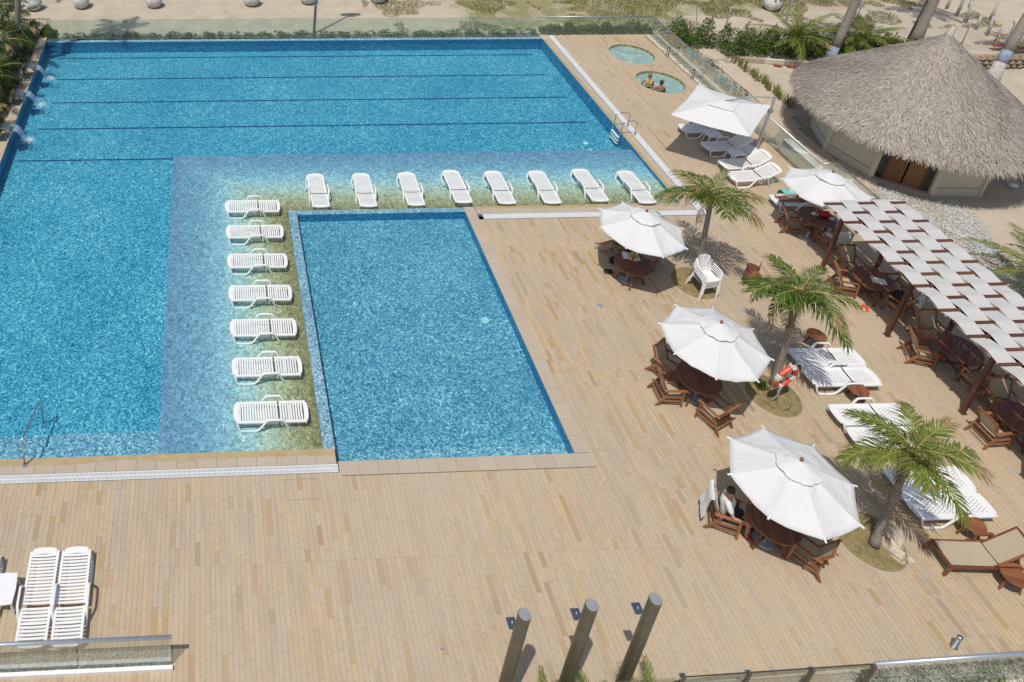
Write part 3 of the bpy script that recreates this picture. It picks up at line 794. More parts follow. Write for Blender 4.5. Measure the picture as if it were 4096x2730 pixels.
lounger((20.12, 27.72, 0), .0, "white slatted lounger wholly in the square parasol's shade, farthest of its row", g, .50)
lounger((20.36, 26.38, 0), .05, "shaded white slatted lounger between the two white side tables", g, .62)
lounger((20.36, 25.16, 0), .06, "white slatted lounger half in the square parasol's shade, raised back in sun", g, .62)
lounger((20.22, 24.38, 0), .06, "sunlit white slatted lounger with raised back nearest the first palm tree", g, .50)
lounger((20.99, 22.93, 0), -.02, "white slatted lounger with a person lying on it beneath a round parasol", "loungers on the deck", .35)
g = "loungers behind the front railing"
lounger((-3.60, 11.32, 0), -PI / 2 + .01, "white slatted lounger on the front deck, between side table and another lounger", g)
lounger((-2.90, 11.31, 0), -PI / 2 + .02, "white slatted lounger on the front deck, rightmost behind the short glass railing", g)
lounger((-4.88, 11.25, 0), -PI / 2, "white slatted lounger mostly cut off at the picture's left edge", g)
g = "perforated loungers near the pergola"
PL = [((17.0, 15.93), "white perforated lounger partly in a palm's shadow, far one of its pair"), ((16.95, 15.27), "white perforated lounger with a small round table at its near side"),
      ((16.84, 14.05), "white perforated lounger just nearer than the small round table, tips under fronds"), ((16.82, 13.36), "white perforated lounger mostly hidden behind the nearest palm's fronds"),
      ((16.94, 12.2), "white perforated lounger under the nearest palm's crown, far one of its pair"), ((16.88, 11.55), "white perforated lounger nearest the wooden chaise, one corner in palm shadow")]
for (x, y), lb in PL: lounger((x - .03, y, 0), rng.uniform(-.03, .0), lb, g, 0, "perf")

# ------------------------------------------------------------------ plastic side tables
def side_table(loc, rz, label):
    t = thing("side_table", label, "side table", loc, rz, "white plastic side tables")
    b = MB(); b.prism([(-.31, -.19), (0, -.215), (.31, -.19), (.325, 0), (.31, .19), (0, .215), (-.31, .19), (-.325, 0)], .385, .41)
    b.prism([(-.28, -.17), (.28, -.17), (.28, .17), (-.28, .17)], .35, .385); b.build("table_top", M_plastic2, t)
    for sx in (-1, 1):
        for sy in (-1, 1):
            b = MB(); b.bar((.25 * sx, .15 * sy, .385), (.31 * sx, .19 * sy, 0), .05, .035); b.build("leg", M_plastic2, t)
side_table((21.12, 27.08, 0), 0, "white plastic side table between the two loungers farthest back in the shade")
side_table((21.28, 25.80, 0), .05, "white plastic side table beside the square parasol's round base")
side_table((-4.28, 10.48, 0), PI / 2, "white plastic side table on the front deck at the left edge")

# ------------------------------------------------------------------ octagonal parasols
def parasol(loc, phase, label, seed, tilt=(0, 0)):
    t = thing("parasol", label, "parasol", loc, 0, "octagonal white parasols over the tables")
    R, ZR, ZT = 1.30, 2.18, 2.74
    top = ob("canopy", None, t, (0, 0, ZR)); top.rotation_euler = (tilt[0], tilt[1], phase)
    NU, NV = 11, 13
    for k in range(8):
        V = []; a0, a1 = 2 * PI * k / 8, 2 * PI * (k + 1) / 8
        for i in range(NU + 1):
            u = .10 + .90 * i / NU
            for j in range(NV + 1):
                w = j / NV
                x = R * u * ((1 - w) * math.cos(a0) + w * math.cos(a1)); y = R * u * ((1 - w) * math.sin(a0) + w * math.sin(a1))
                z = (ZT - ZR) * (1 - u) ** 1.12 * 1.02
                e = 4 * w * (1 - w)
                sag = -.055 * e * u * (.4 + u * .6)
                wr = (.030 * noise.noise((x * 2.4 + seed * 7, y * 2.4, 1)) + .016 * noise.noise((x * 6 + seed * 3, y * 6, 2)) + .020 * math.sin((w - .5) * 16 + seed + k + 3 * noise.noise((x, y, seed))) * (u ** 2) * noise.noise((k * 3.3, seed, 1))) * e ** .5
                V.append((x, y, z + sag + wr))
        n = NV + 1
        F = [(i * n + j, (i + 1) * n + j, (i + 1) * n + j + 1, i * n + j + 1) for i in range(NU) for j in range(NV)]
        # hem hanging at the rim
        b0 = len(V)
        for j in range(n):
            x, y, z = V[NU * n + j]; V.append((x * 1.004, y * 1.004, z - .05))
        F += [(NU * n + j, b0 + j, b0 + j + 1, NU * n + j + 1) for j in range(NV)]
        ob("canopy_panel", mesh_of("canopy_panel", V, F, M_canvas, smooth=True), top)
    V = []; S = 32
    for i in range(6):
        for j in range(S):
            a = 2 * PI * j / S; u = .02 + .32 * i / 5; o_ = abs(math.cos(4 * a)) * .04 * i / 5
            rr = R * u * (1 - .07 * (1 - abs(math.cos(4 * a)))) 
            V.append((rr * math.cos(a), rr * math.sin(a), (ZT - ZR) * (1 - u) ** 1.1 + .075 + .03 * noise.noise((a * 2.5 + seed, i * .7, seed)) * i / 3))
    F = [(i * S + j, (i + 1) * S + j, (i + 1) * S + (j + 1) % S, i * S + (j + 1) % S) for i in range(5) for j in range(S)]
    ob("vent_cap", mesh_of("vent_cap", V, F, M_canvas, smooth=True), top)
    for k in range(8):
        a = 2 * PI * k / 8; b = MB(); ca, sa = math.cos(a), math.sin(a)
        b.tube([(.05 * ca, .05 * sa, .50), (.5 * R * ca, .5 * R * sa, .22), (R * 1.0 * ca, R * 1.0 * sa, -.015)], .011, 5); b.tube([(R * .97 * ca, R * .97 * sa, -.0), (R * 1.055 * ca, R * 1.055 * sa, -.03)], .022, 6)
        b.build("rib", M_white, top)
    b = MB(); b.tube([(0, 0, 0), (0, 0, 2.80)], .024, 10); b.build("pole", M_woodlt, t, True)
    b = MB(); b.ball((0, 0, 2.86), .042, 10, 6); b.build("finial", M_woodlt, t, True)
    b = MB(); b.lathe([(.24, 0), (.24, .05), (.2, .07), (.05, .08), (.05, .3)], 20); b.build("base", M_gray, t, True)
    return t
parasol((13.75, 19.40, 0), math.radians(-1), "white parasol over the table beside the open deck's far palm", 1, (-.02, .03))
parasol((13.47, 14.93, 0), math.radians(16), "white parasol over the table with three empty wooden chairs", 2)
parasol((12.96, 11.07, 0), math.radians(-8), "white parasol nearest the camera, over a seated person", 3)
parasol((21.12, 21.22, 0), math.radians(20), "white parasol at the near end of the thatched hut, touching the pergola", 4, (-.03, .02))

# square cantilever parasol
t = thing("cantilever_parasol", "large square white parasol on a leaning side post, shading white loungers", "parasol", (22.66, 26.5, 0))
C = Vector((20.42, 26.22, 0)) - Vector((22.66, 26.5, 0))
cor = [Vector((20.6, 28.17, 2.16)), Vector((22.58, 26.42, 2.20)), Vector((20.38, 24.30, 2.18)), Vector((18.18, 25.93, 2.16))]
cor = [c - Vector((22.66, 26.5, 0)) for c in cor]
cen = sum(cor, Vector()) / 4; apex = cen + Vector((0, 0, .38))
for k in range(4):
    A, B = cor[k], cor[(k + 1) % 4]; V = []; N = 14
    for i in range(N + 1):
        u = .26 + .74 * i / N
        for j in range(N + 1):
            w = j / N; e = 4 * w * (1 - w)
            p = apex.lerp(A.lerp(B, w), u)
            p = p + Vector((0, 0, -.10 * e * u * u + .05 * e ** .5 * noise.noise((p.x * 1.5, p.y * 1.5, 3.0)) + .015 * noise.noise((p.x * 5, p.y * 5, 7)) * e ** .5))
            p = p + (cen - p) * (.03 * e * u); V.append(p)
    n = N + 1; F = [(i * n + j, (i + 1) * n + j, (i + 1) * n + j + 1, i * n + j + 1) for i in range(N) for j in range(N)]
    ob("canopy_panel", mesh_of("canopy_panel", V, F, M_canvas, smooth=True), t)
    b = MB(); b.bar(apex - Vector((0, 0, .03)), A - Vector((0, 0, .03)), .03, .03); b.build("rib", M_gray, t)
V = []; N = 8
for i in range(N + 1):
    for j in range(N + 1):
        p = (cor[0].lerp(cor[1], i / N)).lerp(cor[3].lerp(cor[2], i / N), j / N); q = cen + (p - cen) * .32
        q.z = apex.z + .03 - .36 * .32 * max(abs(i / N - .5), abs(j / N - .5)) * 2 + .01 * noise.noise((i * .8, j * .8, 2)); V.append(q)
ob("vent_cap", mesh_of("vent_cap", V, [(i * (N + 1) + j, (i + 1) * (N + 1) + j, (i + 1) * (N + 1) + j + 1, i * (N + 1) + j + 1) for i in range(N) for j in range(N)], M_canvas, smooth=True), t)
b = MB(); b.bar((0, 0, 0), (.03, .0, 2.55), .09, .065); b.build("post", M_alu, t)
b = MB(); b.tube([(.03, 0, 2.5), apex * .35 + Vector((0, 0, 1.72)), apex + Vector((0, 0, .02))], .028, 6); b.build("arm", M_alu, t)
b = MB(); b.box((.03, 0, 1.9), (.14, .12, .2)); b.tube([(.1, 0, 1.9), (.22, 0, 1.86)], .012, 5); b.build("crank", M_gray, t)
b = MB(); b.lathe([(.40, 0), (.40, .07), (.36, .1), (.08, .11)], 28, (-.34, 0, 0)); b.build("base", M_plastic2, t, True)

# ------------------------------------------------------------------ round wooden tables
def round_table(loc, label, rz=0., r=.56):
    t = thing("round_table", label, "table", loc, rz, "round wooden dining tables")
    n = 9; w = 2 * r / n
    for i in range(n):
        y0, y1 = -r + w * i + .004, -r + w * (i + 1) - .004
        pts = []
        ys = np.linspace(y0, y1, 5); right = [(math.sqrt(max(r * r - y * y, 0)), y) for y in ys]
        pts = right + [(-x, y) for x, y in reversed(right)]
        b = MB(); b.prism([(x, y) for x, y in pts], .718, .742); b.build("top_board", M_woodtop, t)
    b = MB(); b.lathe([(r + .004, .70), (r + .012, .705), (r + .012, .735), (r + .001, .739), (r - .03, .715), (r - .03, .70)], 40, cap=False); b.build("rim", M_wood, t, True)
    for k in range(4):
        a = PI / 4 + k * PI / 2; b = MB()
        b.bar((.22 * math.cos(a), .22 * math.sin(a), .70), (.46 * math.cos(a), .46 * math.sin(a), 0), .05, .07); b.build("leg", M_wood, t)
    for k in range(2):
        a = PI / 4 + k * PI / 2; b = MB(); c, s = math.cos(a) * .40, math.sin(a) * .40
        b.bar((-c, -s, .15 + k * .045), (c, s, .15 + k * .045), .045, .045); b.build("stretcher", M_wood, t)
    return t
TB = [((13.79, 19.38, 0), "round wooden table with a white cloth and straw hat on it", .4), ((13.47, 14.99, 0), "round wooden table with three empty wooden chairs around it", 1.5), ((13.02, 11.09, 0), "round wooden table nearest the camera, a person seated at it", 1.2),
      ((21.45, 21.46, 0), "round wooden table holding a red bag beneath the parasol near the hut", .2), ((21.17, 18.48, 0), "round wooden table with white paper on it in the pergola's shade", .6), ((21.54, 15.69, 0), "bare round wooden table in the middle of the pergola's shade", .6),
      ((21.25, 13.43, 0), "round wooden table under the pergola, cut by the right picture edge", .6)]
for p, l, a in TB: round_table(p, l, a)

def small_table(loc, label, rz=0., r=.255):
    t = thing("small_round_table", label, "side table", loc, rz, "small round wooden side tables")
    n = 5; w = 2 * r / n
    for i in range(n):
        y0, y1 = -r + w * i + .002, -r + w * (i + 1) - .002; ys = np.linspace(y0, y1, 4)
        right = [(math.sqrt(max(r * r - y * y, 0)), y) for y in ys]
        b = MB(); b.prism(right + [(-x, y) for x, y in reversed(right)], .40, .422); b.build("top_board", M_wood, t)
    b = MB(); b.lathe([(r - .02, .385), (r + .004, .39), (r + .004, .416), (r - .004, .418)], 32, cap=False); b.build("rim", M_wood, t, True)
    for k in range(3):
        a = 2 * PI * k / 3 + .5; b = MB(); b.bar((.12 * math.cos(a), .12 * math.sin(a), .40), (.22 * math.cos(a), .22 * math.sin(a), 0), .035, .045); b.build("leg", M_wood, t)
    b = MB(); b.box((0, 0, .2), (.3, .03, .03)); b.build("stretcher", M_wood, t)
for p, l in (((18.07, 16.61, 0), "small round wooden table peeking out right of the middle palm's fronds"), ((17.91, 14.72, 0), "small round wooden table beside the paired perforated loungers, sunlit"),
             ((17.88, 11.03, 0), "small round wooden table between the last perforated lounger and the chaise"), ((17.80, 9.88, 0), "small round wooden table at the chaise's near side, right picture edge"),
             ((17.70, 19.10, 0), "small round wooden table left of the middle palm, beside a low stool")):
    small_table(p, l, rng.uniform(0, 3))
t = thing("stool", "low wooden stool with a rounded back behind the middle palm", "stool", (17.98, 19.5, 0), 2.4)
b = MB(); b.prism([(.2 * math.cos(a), .17 * math.sin(a)) for a in np.linspace(0, 2 * PI, 16, endpoint=False)], .34, .365); b.build("seat", M_wood, t)
for sx in (-1, 1):
    for sy in (-1, 1):
        b = MB(); b.bar((.11 * sx, .09 * sy, .35), (.17 * sx, .14 * sy, 0), .03, .03); b.build("leg", M_wood, t)
b = MB(); b.box((-.17, 0, .52), (.025, .3, .16)); b.bar((-.16, .1, .36), (-.17, .1, .5), .03, .03); b.bar((-.16, -.1, .36), (-.17, -.1, .5), .03, .03); b.build("backrest", M_wood, t)

# ------------------------------------------------------------------ wooden sling armchairs; local +x is the way the chair faces
def chair_meshes():
    D = {}
    for s in (-1, 1):
        b = MB(); b.bar((.27, .285 * s, 0), (.23, .285 * s, .60), .04, .05); D["front", s] = b.mesh("front_leg", M_woodlt)
        b = MB(); b.bar((-.40, .285 * s, 0), (-.18, .285 * s, .40), .04, .055); D["rear", s] = b.mesh("rear_leg", M_woodlt)
        b = MB(); b.bar((-.14, .255 * s, .36), (-.40, .255 * s, .93), .035, .05); D["post", s] = b.mesh("back_post", M_woodlt)
        b = MB(); b.bar((.32, .30 * s, .615), (-.30, .30 * s, .585), .07, .028); D["arm", s] = b.mesh("arm_rest", M_woodlt)
        b = MB(); b.bar((.26, .285 * s, .36), (-.24, .285 * s, .31), .03, .05); D["side", s] = b.mesh("side_rail", M_woodlt)
        b = MB(); b.bar((.26, .285 * s, .20), (-.31, .285 * s, .19), .025, .035); D["low", s] = b.mesh("stretcher", M_woodlt)
    D["cross"] = [MB().box(c, d).mesh("cross_rail", M_woodlt) for c, d in (((.25, 0, .36), (.04, .54, .05)), ((-.24, 0, .31), (.04, .54, .04)), ((-.31, 0, .18), (.03, .54, .03)), ((-.385, 0, .905), (.04, .55, .05)))]
    def sling(P, name):
        b = MB(); V = []; n = len(P)
        for x, z in P:
            for y in (-.245, 0, .245): V.append((x, y, z - (.012 if y == 0 else 0)))
        for x, z in P:
            for y in (-.245, 0, .245): V.append((x - .004, y, z - .01 - (.012 if y == 0 else 0)))
        F = [(i * 3 + j, (i + 1) * 3 + j, (i + 1) * 3 + j + 1, i * 3 + j + 1) for i in range(n - 1) for j in range(2)]
        F += [tuple(q + n * 3 for q in reversed(f)) for f in F]
        b.add(V, F); return b.mesh(name, M_beige, True)
    D["seat"] = sling([(.27, .385), (.12, .355), (-.03, .335), (-.17, .335)], "seat_sling")
    D["back"] = sling([(-.155, .40), (-.20, .50), (-.27, .65), (-.34, .79), (-.395, .92)], "back_sling")
    return D
def armchair(loc, rz, label, group="wooden armchairs with beige slings"):
    t = thing("wooden_armchair", label, "chair", loc, rz, group); D = cached("chair", chair_meshes)
    for s in (-1, 1):
        ob("front_leg", D["front", s], t); ob("rear_leg", D["rear", s], t); ob("back_post", D["post", s], t); ob("arm_rest", D["arm", s], t); ob("side_rail", D["side", s], t); ob("stretcher", D["low", s], t)
    for m in D["cross"]: ob("cross_rail", m, t)
    ob("seat_sling", D["seat"], t); ob("back_sling", D["back"], t)
    return t
def face(x, y, tx, ty): return math.atan2(ty - y, tx - x)
AC = [((14.15, 20.50), PI, "wooden armchair under the far parasol, its sitter's bare legs stretched out"), ((14.78, 20.15), -2.3, "wooden armchair with a pale cloth over it, behind the straw hat table"),
      ((12.72, 14.98), face(12.72, 14.98, 13.47, 14.9), "empty wooden armchair left of the middle parasol's table"), ((13.55, 14.22), face(13.55, 14.22, 13.2, 14.99), "empty wooden armchair at the near side of the middle parasol's table"),
      ((13.05, 15.72), face(13.05, 15.72, 13.47, 14.99), "empty wooden armchair mostly hidden at the far side of middle parasol's table"),
      ((12.22, 11.50), face(12.22, 11.5, 13.02, 11.09), "wooden armchair with a person in it and a white towel over its back"), ((13.62, 10.62), face(13.62, 10.62, 13.15, 11.2), "empty wooden armchair at the near side of the front table"),
      ((20.80, 21.66), face(20.8, 21.66, 21.45, 21.46), "empty sunlit wooden armchair at the left of the red bag's table"), ((21.50, 20.76), face(21.5, 20.76, 21.45, 21.46), "wooden armchair with white towel and folded clothes beside first pergola post"),
      ((21.23, 19.45), face(21.23, 19.45, 21.17, 18.48), "shaded wooden armchair at the far side of the white paper's table"), ((20.55, 18.72), face(20.55, 18.72, 21.17, 18.48), "wooden armchair left of the white paper's table, near orange sandals"),
      ((21.62, 17.80), face(21.62, 17.8, 21.3, 18.48), "wooden armchair piled with a black bag and a white towel"), ((22.15, 18.50), PI, "shaded wooden armchair at the right of the white paper's table"),
      ((21.62, 16.62), face(21.62, 16.62, 21.54, 15.69), "shaded wooden armchair at far side of the bare pergola table"), ((20.80, 15.98), face(20.8, 15.98, 21.54, 15.69), "wooden armchair left of the bare pergola table, legs in sun"),
      ((21.62, 14.98), face(21.62, 14.98, 21.54, 15.69), "wooden armchair at near side of bare pergola table, behind third post"), ((21.55, 14.22), face(21.55, 14.22, 21.25, 13.43), "shaded wooden armchair beyond the last pergola table, sun strip on its back"),
      ((20.62, 13.42), face(20.62, 13.42, 21.25, 13.43), "wooden armchair left of the last pergola table, backrest towards the open deck")]
for (x, y), a, l in AC: armchair((x, y, 0), a, l)

# wooden chaise longue with beige sling
t = thing("wooden_chaise", "wooden chaise longue with beige sling and raised back", "chaise longue", (16.62, 10.46, 0), -.07)
ba = .80
for s in (-1, 1):
    b = MB(); b.bar((0, .29 * s, .30), (1.62, .29 * s, .30), .045, .075); b.build("side_rail", M_wood, t)
    for x in (.02, 1.30):
        b = MB(); b.bar((x - (.05 if x < 1 else -.02), .30 * s, 0), (x + .02, .29 * s, .30), .055, .06); b.build("leg", M_wood, t)
    b = MB(); b.bar((1.10, .25 * s, .33), (1.10 + .82 * math.cos(ba), .25 * s, .33 + .82 * math.sin(ba)), .04, .045); b.build("back_post", M_wood, t)
    b = MB(); b.bar((.95, .34 * s, .50), (1.38, .34 * s, .52), .07, .03); b.bar((1.0, .31 * s, .32), (1.0, .34 * s, .50), .04, .04); b.bar((1.33, .31 * s, .32), (1.33, .34 * s, .51), .04, .04); b.build("arm_rest", M_wood, t)
E1 = (1.10 + .82 * math.cos(ba), 0, .33 + .82 * math.sin(ba))
for c, d in (((.02, 0, .30), (.05, .54, .07)), ((1.60, 0, .30), (.05, .54, .06)), (E1, (.045, .54, .045))):
    MB().box(c, d).build("cross_rail", M_wood, t)
for s in (-1, 1):
    MB().bar((1.10 + .5 * math.cos(ba), .2 * s, .33 + .5 * math.sin(ba)), (1.60, .2 * s, .3), .03, .03).build("back_prop", M_wood, t)
def sheet(name, P, w, mat, parent, th=.008):
    V = []; n = len(P)
    for x, z in P:
        for y in (-w, 0, w): V.append((x, y, z - (.014 if y == 0 else 0)))
    for x, z in P:
        for y in (-w, 0, w): V.append((x, y, z - th - (.014 if y == 0 else 0)))
    F = [(i * 3 + j, (i + 1) * 3 + j, (i + 1) * 3 + j + 1, i * 3 + j + 1) for i in range(n - 1) for j in range(2)]
    F += [tuple(q + n * 3 for q in reversed(f)) for f in F]
    return ob(name, mesh_of(name, V, F, mat, smooth=True), parent)
sheet("seat_sling", [(.05, .345), (.4, .335), (.8, .335), (1.10, .345)], .265, M_beige, t)
sheet("back_sling", [(1.11 + .80 * k / 4 * math.cos(ba), .365 + .80 * k / 4 * math.sin(ba) - .01 * math.sin(PI * k / 4)) for k in range(5)], .235, M_beige, t)

# ------------------------------------------------------------------ stack of white plastic chairs
def mono_meshes():
    D = {}
    b = MB(); V = []; F = []
    for i in range(6):            # seat shell, +x is forward
        x = -.20 + .44 * i / 5
        for j in range(7):
            y = -.22 + .44 * j / 6; V.append((x, y, .43 + .018 * (j - 3) ** 2 / 9 - .03 * math.sin(PI * i / 5) - (.02 if i == 5 else 0)))
    F = [(i * 7 + j, (i + 1) * 7 + j, (i + 1) * 7 + j + 1, i * 7 + j + 1) for i in range(5) for j in range(6)]
    b.add(V, F); b.box((.245, 0, .385), (.012, .42, .06)); D["seat"] = b.mesh("seat", M_plastic, False)
    b = MB(); V = []; F = []; NI, NJ = 9, 9
    for i in range(NI + 1):       # curved back with rows of slots
        z = .45 + .44 * i / NI; wd = .235 - .05 * (i / NI) ** 3
        for j in range(NJ + 1):
            a = (j / NJ - .5) * 2; V.append((-.20 - .15 * i / NI + .07 * a * a, wd * a, z - (.03 * a * a if i == NI else 0)))
    n = NJ + 1
    for i in range(NI):
        for j in range(NJ):
            q = (i * n + j, i * n + j + 1, (i + 1) * n + j + 1, (i + 1) * n + j)
            if 1 <= i <= 7 and 1 <= j <= 7:
                m = len(V); c = sum((Vector(V[k]) for k in q), Vector()) / 4
                V += [tuple(c.lerp(Vector(V[k]), .42)) for k in q]
                F += [(q[0], q[1], m + 1, m), (q[1], q[2], m + 2, m + 1), (q[2], q[3], m + 3, m + 2), (q[3], q[0], m, m + 3)]
            else: F.append(q)
    b.add(V, F); D["back"] = b.mesh("backrest", M_plastic)
    for s in (-1, 1):
        b = MB(); b.tube(smooth_path([(-.30, .20 * s, .80), (-.14, .255 * s, .69), (.05, .28 * s, .655), (.19, .275 * s, .63), (.235, .265 * s, .55), (.255, .26 * s, .40)], 3), .022, 6, (1.3, .6)); D["arm", s] = b.mesh("arm_rest", M_plastic, True)
        b = MB(); b.bar((.245, .25 * s, .45), (.285, .275 * s, 0), .055, .035); D["front", s] = b.mesh("front_leg", M_plastic)
        b = MB(); b.bar((-.20, .22 * s, .46), (-.31, .265 * s, 0), .05, .035); D["rear", s] = b.mesh("rear_leg", M_plastic)
    return D
D = cached("mono", mono_meshes)
NST = ["lowest", "second lowest", "third", "topmost"]
for k in range(4):
    t = thing("plastic_chair", f"white plastic armchair, {NST[k]} in the stack of four beside the far palm", "chair", (15.93, 18.86, .078 * k), -PI / 2 + .14, "stacked white plastic chairs")
    t.location.y -= .012 * k; t.scale = (1.12, 1.12, 1.12)
    ob("seat", D["seat"], t); ob("backrest", D["back"], t)
    for s in (-1, 1): ob("arm_rest", D["arm", s], t); ob("front_leg", D["front", s], t); ob("rear_leg", D["rear", s], t)

# ------------------------------------------------------------------ pergola with woven shade cloth
pg = thing("pergola", "long wooden pergola with woven white fabric strips for a roof", "pergola", (21.5, 16, 0))
PX0, PX1, PZ, SP, Y0 = 20.10, 22.86, 2.45, .455, 20.06
NB = 22
for y in (19.72, 16.88, 14.2, 12.35):
    for x in (20.60, 22.50):
        b = MB(); b.box((x - 21.5, y - 16, 1.2), (.095, .095, 2.32)); b.build("post", M_pergola, pg)
        b = MB(); b.box((x - 21.5, y - 16, .02), (.17, .17, .035)); b.build("post_shoe", M_steel, pg)
for x in (20.60, 22.50):
    b = MB(); b.box((x - 21.5, 15.2 - 16, 2.37), (.07, 9.9, .09)); b.build("beam", M_pergola, pg)
bm = MB().box((0, 0, 0), (PX1 - PX0, .075, .036)).mesh("batten", M_pergola)
for i in range(NB): ob("batten", bm, pg, ((PX0 + PX1) / 2 - 21.5, Y0 - SP * i - 16, PZ))
SW = (PX1 - PX0 - .05) / 5
for k in range(5):
    V = []; F = []; per = 6; n = (NB - 1) * per + 1
    for q in range(-2, n + 2):
        i = q / per; y = Y0 - SP * i - 16
        ph = math.cos(PI * i) * (-1 if k % 2 == 0 else 1)
        amp = .042
        z = PZ + amp * (1 - 2 * math.acos(max(-1, min(1, ph))) / PI)
        for j in range(4):
            w = j / 3; x = PX0 + .03 + SW * (k + .03 + .94 * w) - 21.5
            V.append((x, y, z + .010 * noise.noise((q * .13, k * 5.1, j * .5)) - .012 * 4 * w * (1 - w) * (1 - abs(ph))))
    m = len(V) // 4
    F = [(a * 4 + j, a * 4 + j + 1, (a + 1) * 4 + j + 1, (a + 1) * 4 + j) for a in range(m - 1) for j in range(3)]
    ob("fabric_strip", mesh_of("fabric_strip", V, F, M_strip, smooth=True), pg)

# ------------------------------------------------------------------ thatched hut
HC = (28.6, 26.3); HR = 3.02; EZ, ER, AZ = 2.10, 4.27, 5.36
hut = thing("thatched_hut", "round cream hut under a big grey conical thatched roof", "hut", (HC[0], HC[1], -.05))
va = [math.radians(34 + 36 * k) for k in range(10)]
for k in range(10):
    a0, a1 = va[k], va[(k + 1) % 10]
    p0 = Vector((HR * math.cos(a0), HR * math.sin(a0), 0)); p1 = Vector((HR * math.cos(a1), HR * math.sin(a1), 0))
    d = (p1 - p0); L = d.length; d.normalize(); nrm = Vector((d.y, -d.x, 0)); mid = (p0 + p1) / 2
    R = Matrix((d, nrm, Vector((0, 0, 1)))).transposed()
    if k != 5:
        b = MB(); b.box(mid + Vector((0, 0, 1.35)) - nrm * .03, (L - .02, .10, 1.92), R); b.build("wall_panel", M_plaster, hut)
        b = MB(); b.box(mid + Vector((0, 0, .185)) - nrm * .015, (L - .02, .12, .37), R); b.build("plinth", M_plaster, hut)
    else:
        for s in (-1, 1):
            f = ob("door", MB().box((0, 0, 0), (.56, .05, 1.75)).mesh("door", M_door), hut, mid + d * .31 * s + Vector((0, 0, .98)) - nrm * .05, (0, 0, math.atan2(d.y, d.x)))
            for zz in (-.84, .84): MB().box((0, -.02 * 0 + .03, zz), (.56, .03, .07)).build("door_rail", M_pergola, f)
            for xx in (-.25, .25): MB().box((xx, .033, 0), (.06, .03, 1.75)).build("door_stile", M_pergola, f)
            MB().ball((-.2 * s, .07, .1), .025).build("handle", M_steel, f)
            b = MB(); b.box(mid + d * .74 * s + Vector((0, 0, .98)) - nrm * .05, (.24, .03, 1.75), R); b.build("side_window", M_darkglass, hut)
            for o_ in (.605, .87):
                b = MB(); b.box(mid + d * o_ * s + Vector((0, 0, 1.05)) - nrm * .03, (.05, .09, 2.0), R); b.build("door_frame", M_pergola, hut)
        b = MB(); b.box(mid + Vector((0, 0, 1.98)) - nrm * .04, (L - .1, .05, .22), R); b.build("transom_window", M_darkglass, hut)
        b = MB(); b.box(mid + Vector((0, 0, .06)) + nrm * .06, (L, .3, .12), R); b.build("threshold", M_coping, hut)
    b = MB(); b.box(p0 + Vector((0, 0, 1.15)), (.17, .17, 2.3), Matrix.Rotation(a0, 3, 'Z')); b.build("corner_post", M_plaster, hut)
b = MB(); b.lathe([(ER - .12, EZ - .02), (ER - .05, EZ - .10), (ER - .30, EZ - .08), (.2, EZ + .9)], 60, cap=False)
b.lathe([(ER - .05, EZ - .02), (2.6, EZ + (AZ - EZ) * .395), (1.0, AZ - .72), (.12, AZ)], 60, cap=False); roof = b.build("roof", M_thatchb, hut, True)
def roof_z(r):
    return np.interp(r, [.12, 1.0, 2.6, ER], [AZ, AZ - .74, EZ + (AZ - EZ) * .40, EZ])
n = 60000
r0 = np.sqrt(nr.uniform(.0, 1, n)) * (ER - .02) + .02; r0[:1500] = nr.uniform(.02, .9, 1500)
th = nr.uniform(0, 2 * PI, n); L = nr.uniform(.10, .26, n); yaw = nr.normal(0, .38, n); w = nr.uniform(.006, .012, n)
yaw += .25 * np.sin(th * 7 + r0 * 3)
V = np.zeros((n, 6, 3)); lift = nr.uniform(.0, .035, n); tipl = nr.uniform(.0, .04, n)
for s_i, (f, hh) in enumerate(((0, 0), (.5, .5), (1, 1))):
    rr = r0 + L * f * np.cos(yaw) * .80; tt = th + L * f * np.sin(yaw) / np.maximum(r0, .15)
    z = roof_z(np.minimum(rr, ER)) - np.maximum(rr - ER, 0) * 1.5 + lift + tipl * hh
    tx, ty = -np.sin(tt), np.cos(tt)
    for e, sg in enumerate((-1, 1)):
        ww = w * (1 - .6 * f) * sg
        V[:, s_i * 2 + e, 0] = rr * np.cos(tt) + tx * ww * np.cos(yaw); V[:, s_i * 2 + e, 1] = rr * np.sin(tt) + ty * ww * np.cos(yaw); V[:, s_i * 2 + e, 2] = z + ww * np.sin(yaw) * .5
stuff(ob("thatch_strands", joined("thatch_strands", V, [(0, 2, 3, 1), (2, 4, 5, 3)], M_thatch), roof))
n = 2600
th = nr.uniform(0, 2 * PI, n); L = nr.uniform(.10, .30, n); V = np.zeros((n, 6, 3)); w = nr.uniform(.01, .02, n); rb = ER + nr.uniform(-.22, .02, n) + .05 * np.sin(th * 9) + .04 * np.sin(th * 23)
for s_i, f in enumerate((0, .5, 1)):
    rr = rb + L * f * .35; z = EZ + .04 - L * f * .9 + nr.uniform(-.06, .02, n) * 1; tt = th + nr.normal(0, .01, n) * f
    for e, sg in enumerate((-1, 1)):
        ww = w * (1 - .6 * f) * sg
        V[:, s_i * 2 + e] = np.stack([rr * np.cos(tt) - np.sin(tt) * ww, rr * np.sin(tt) + np.cos(tt) * ww, z], 1)
stuff(ob("eave_fringe", joined("eave_fringe", V, [(0, 2, 3, 1), (2, 4, 5, 3)], M_thatch), roof))
b = MB()
for k in range(14):
    a = 2 * PI * k / 14; b.tube([(.14 * math.cos(a), .14 * math.sin(a), AZ - .1), (.09 * math.cos(a), .09 * math.sin(a), AZ + .12), (.05 * math.cos(a) + .1, .05 * math.sin(a) + .05, AZ + .28), (.12 * math.cos(a) + .2, .12 * math.sin(a) + .1, AZ + .36)], [.04, .035, .03, .01], 5)
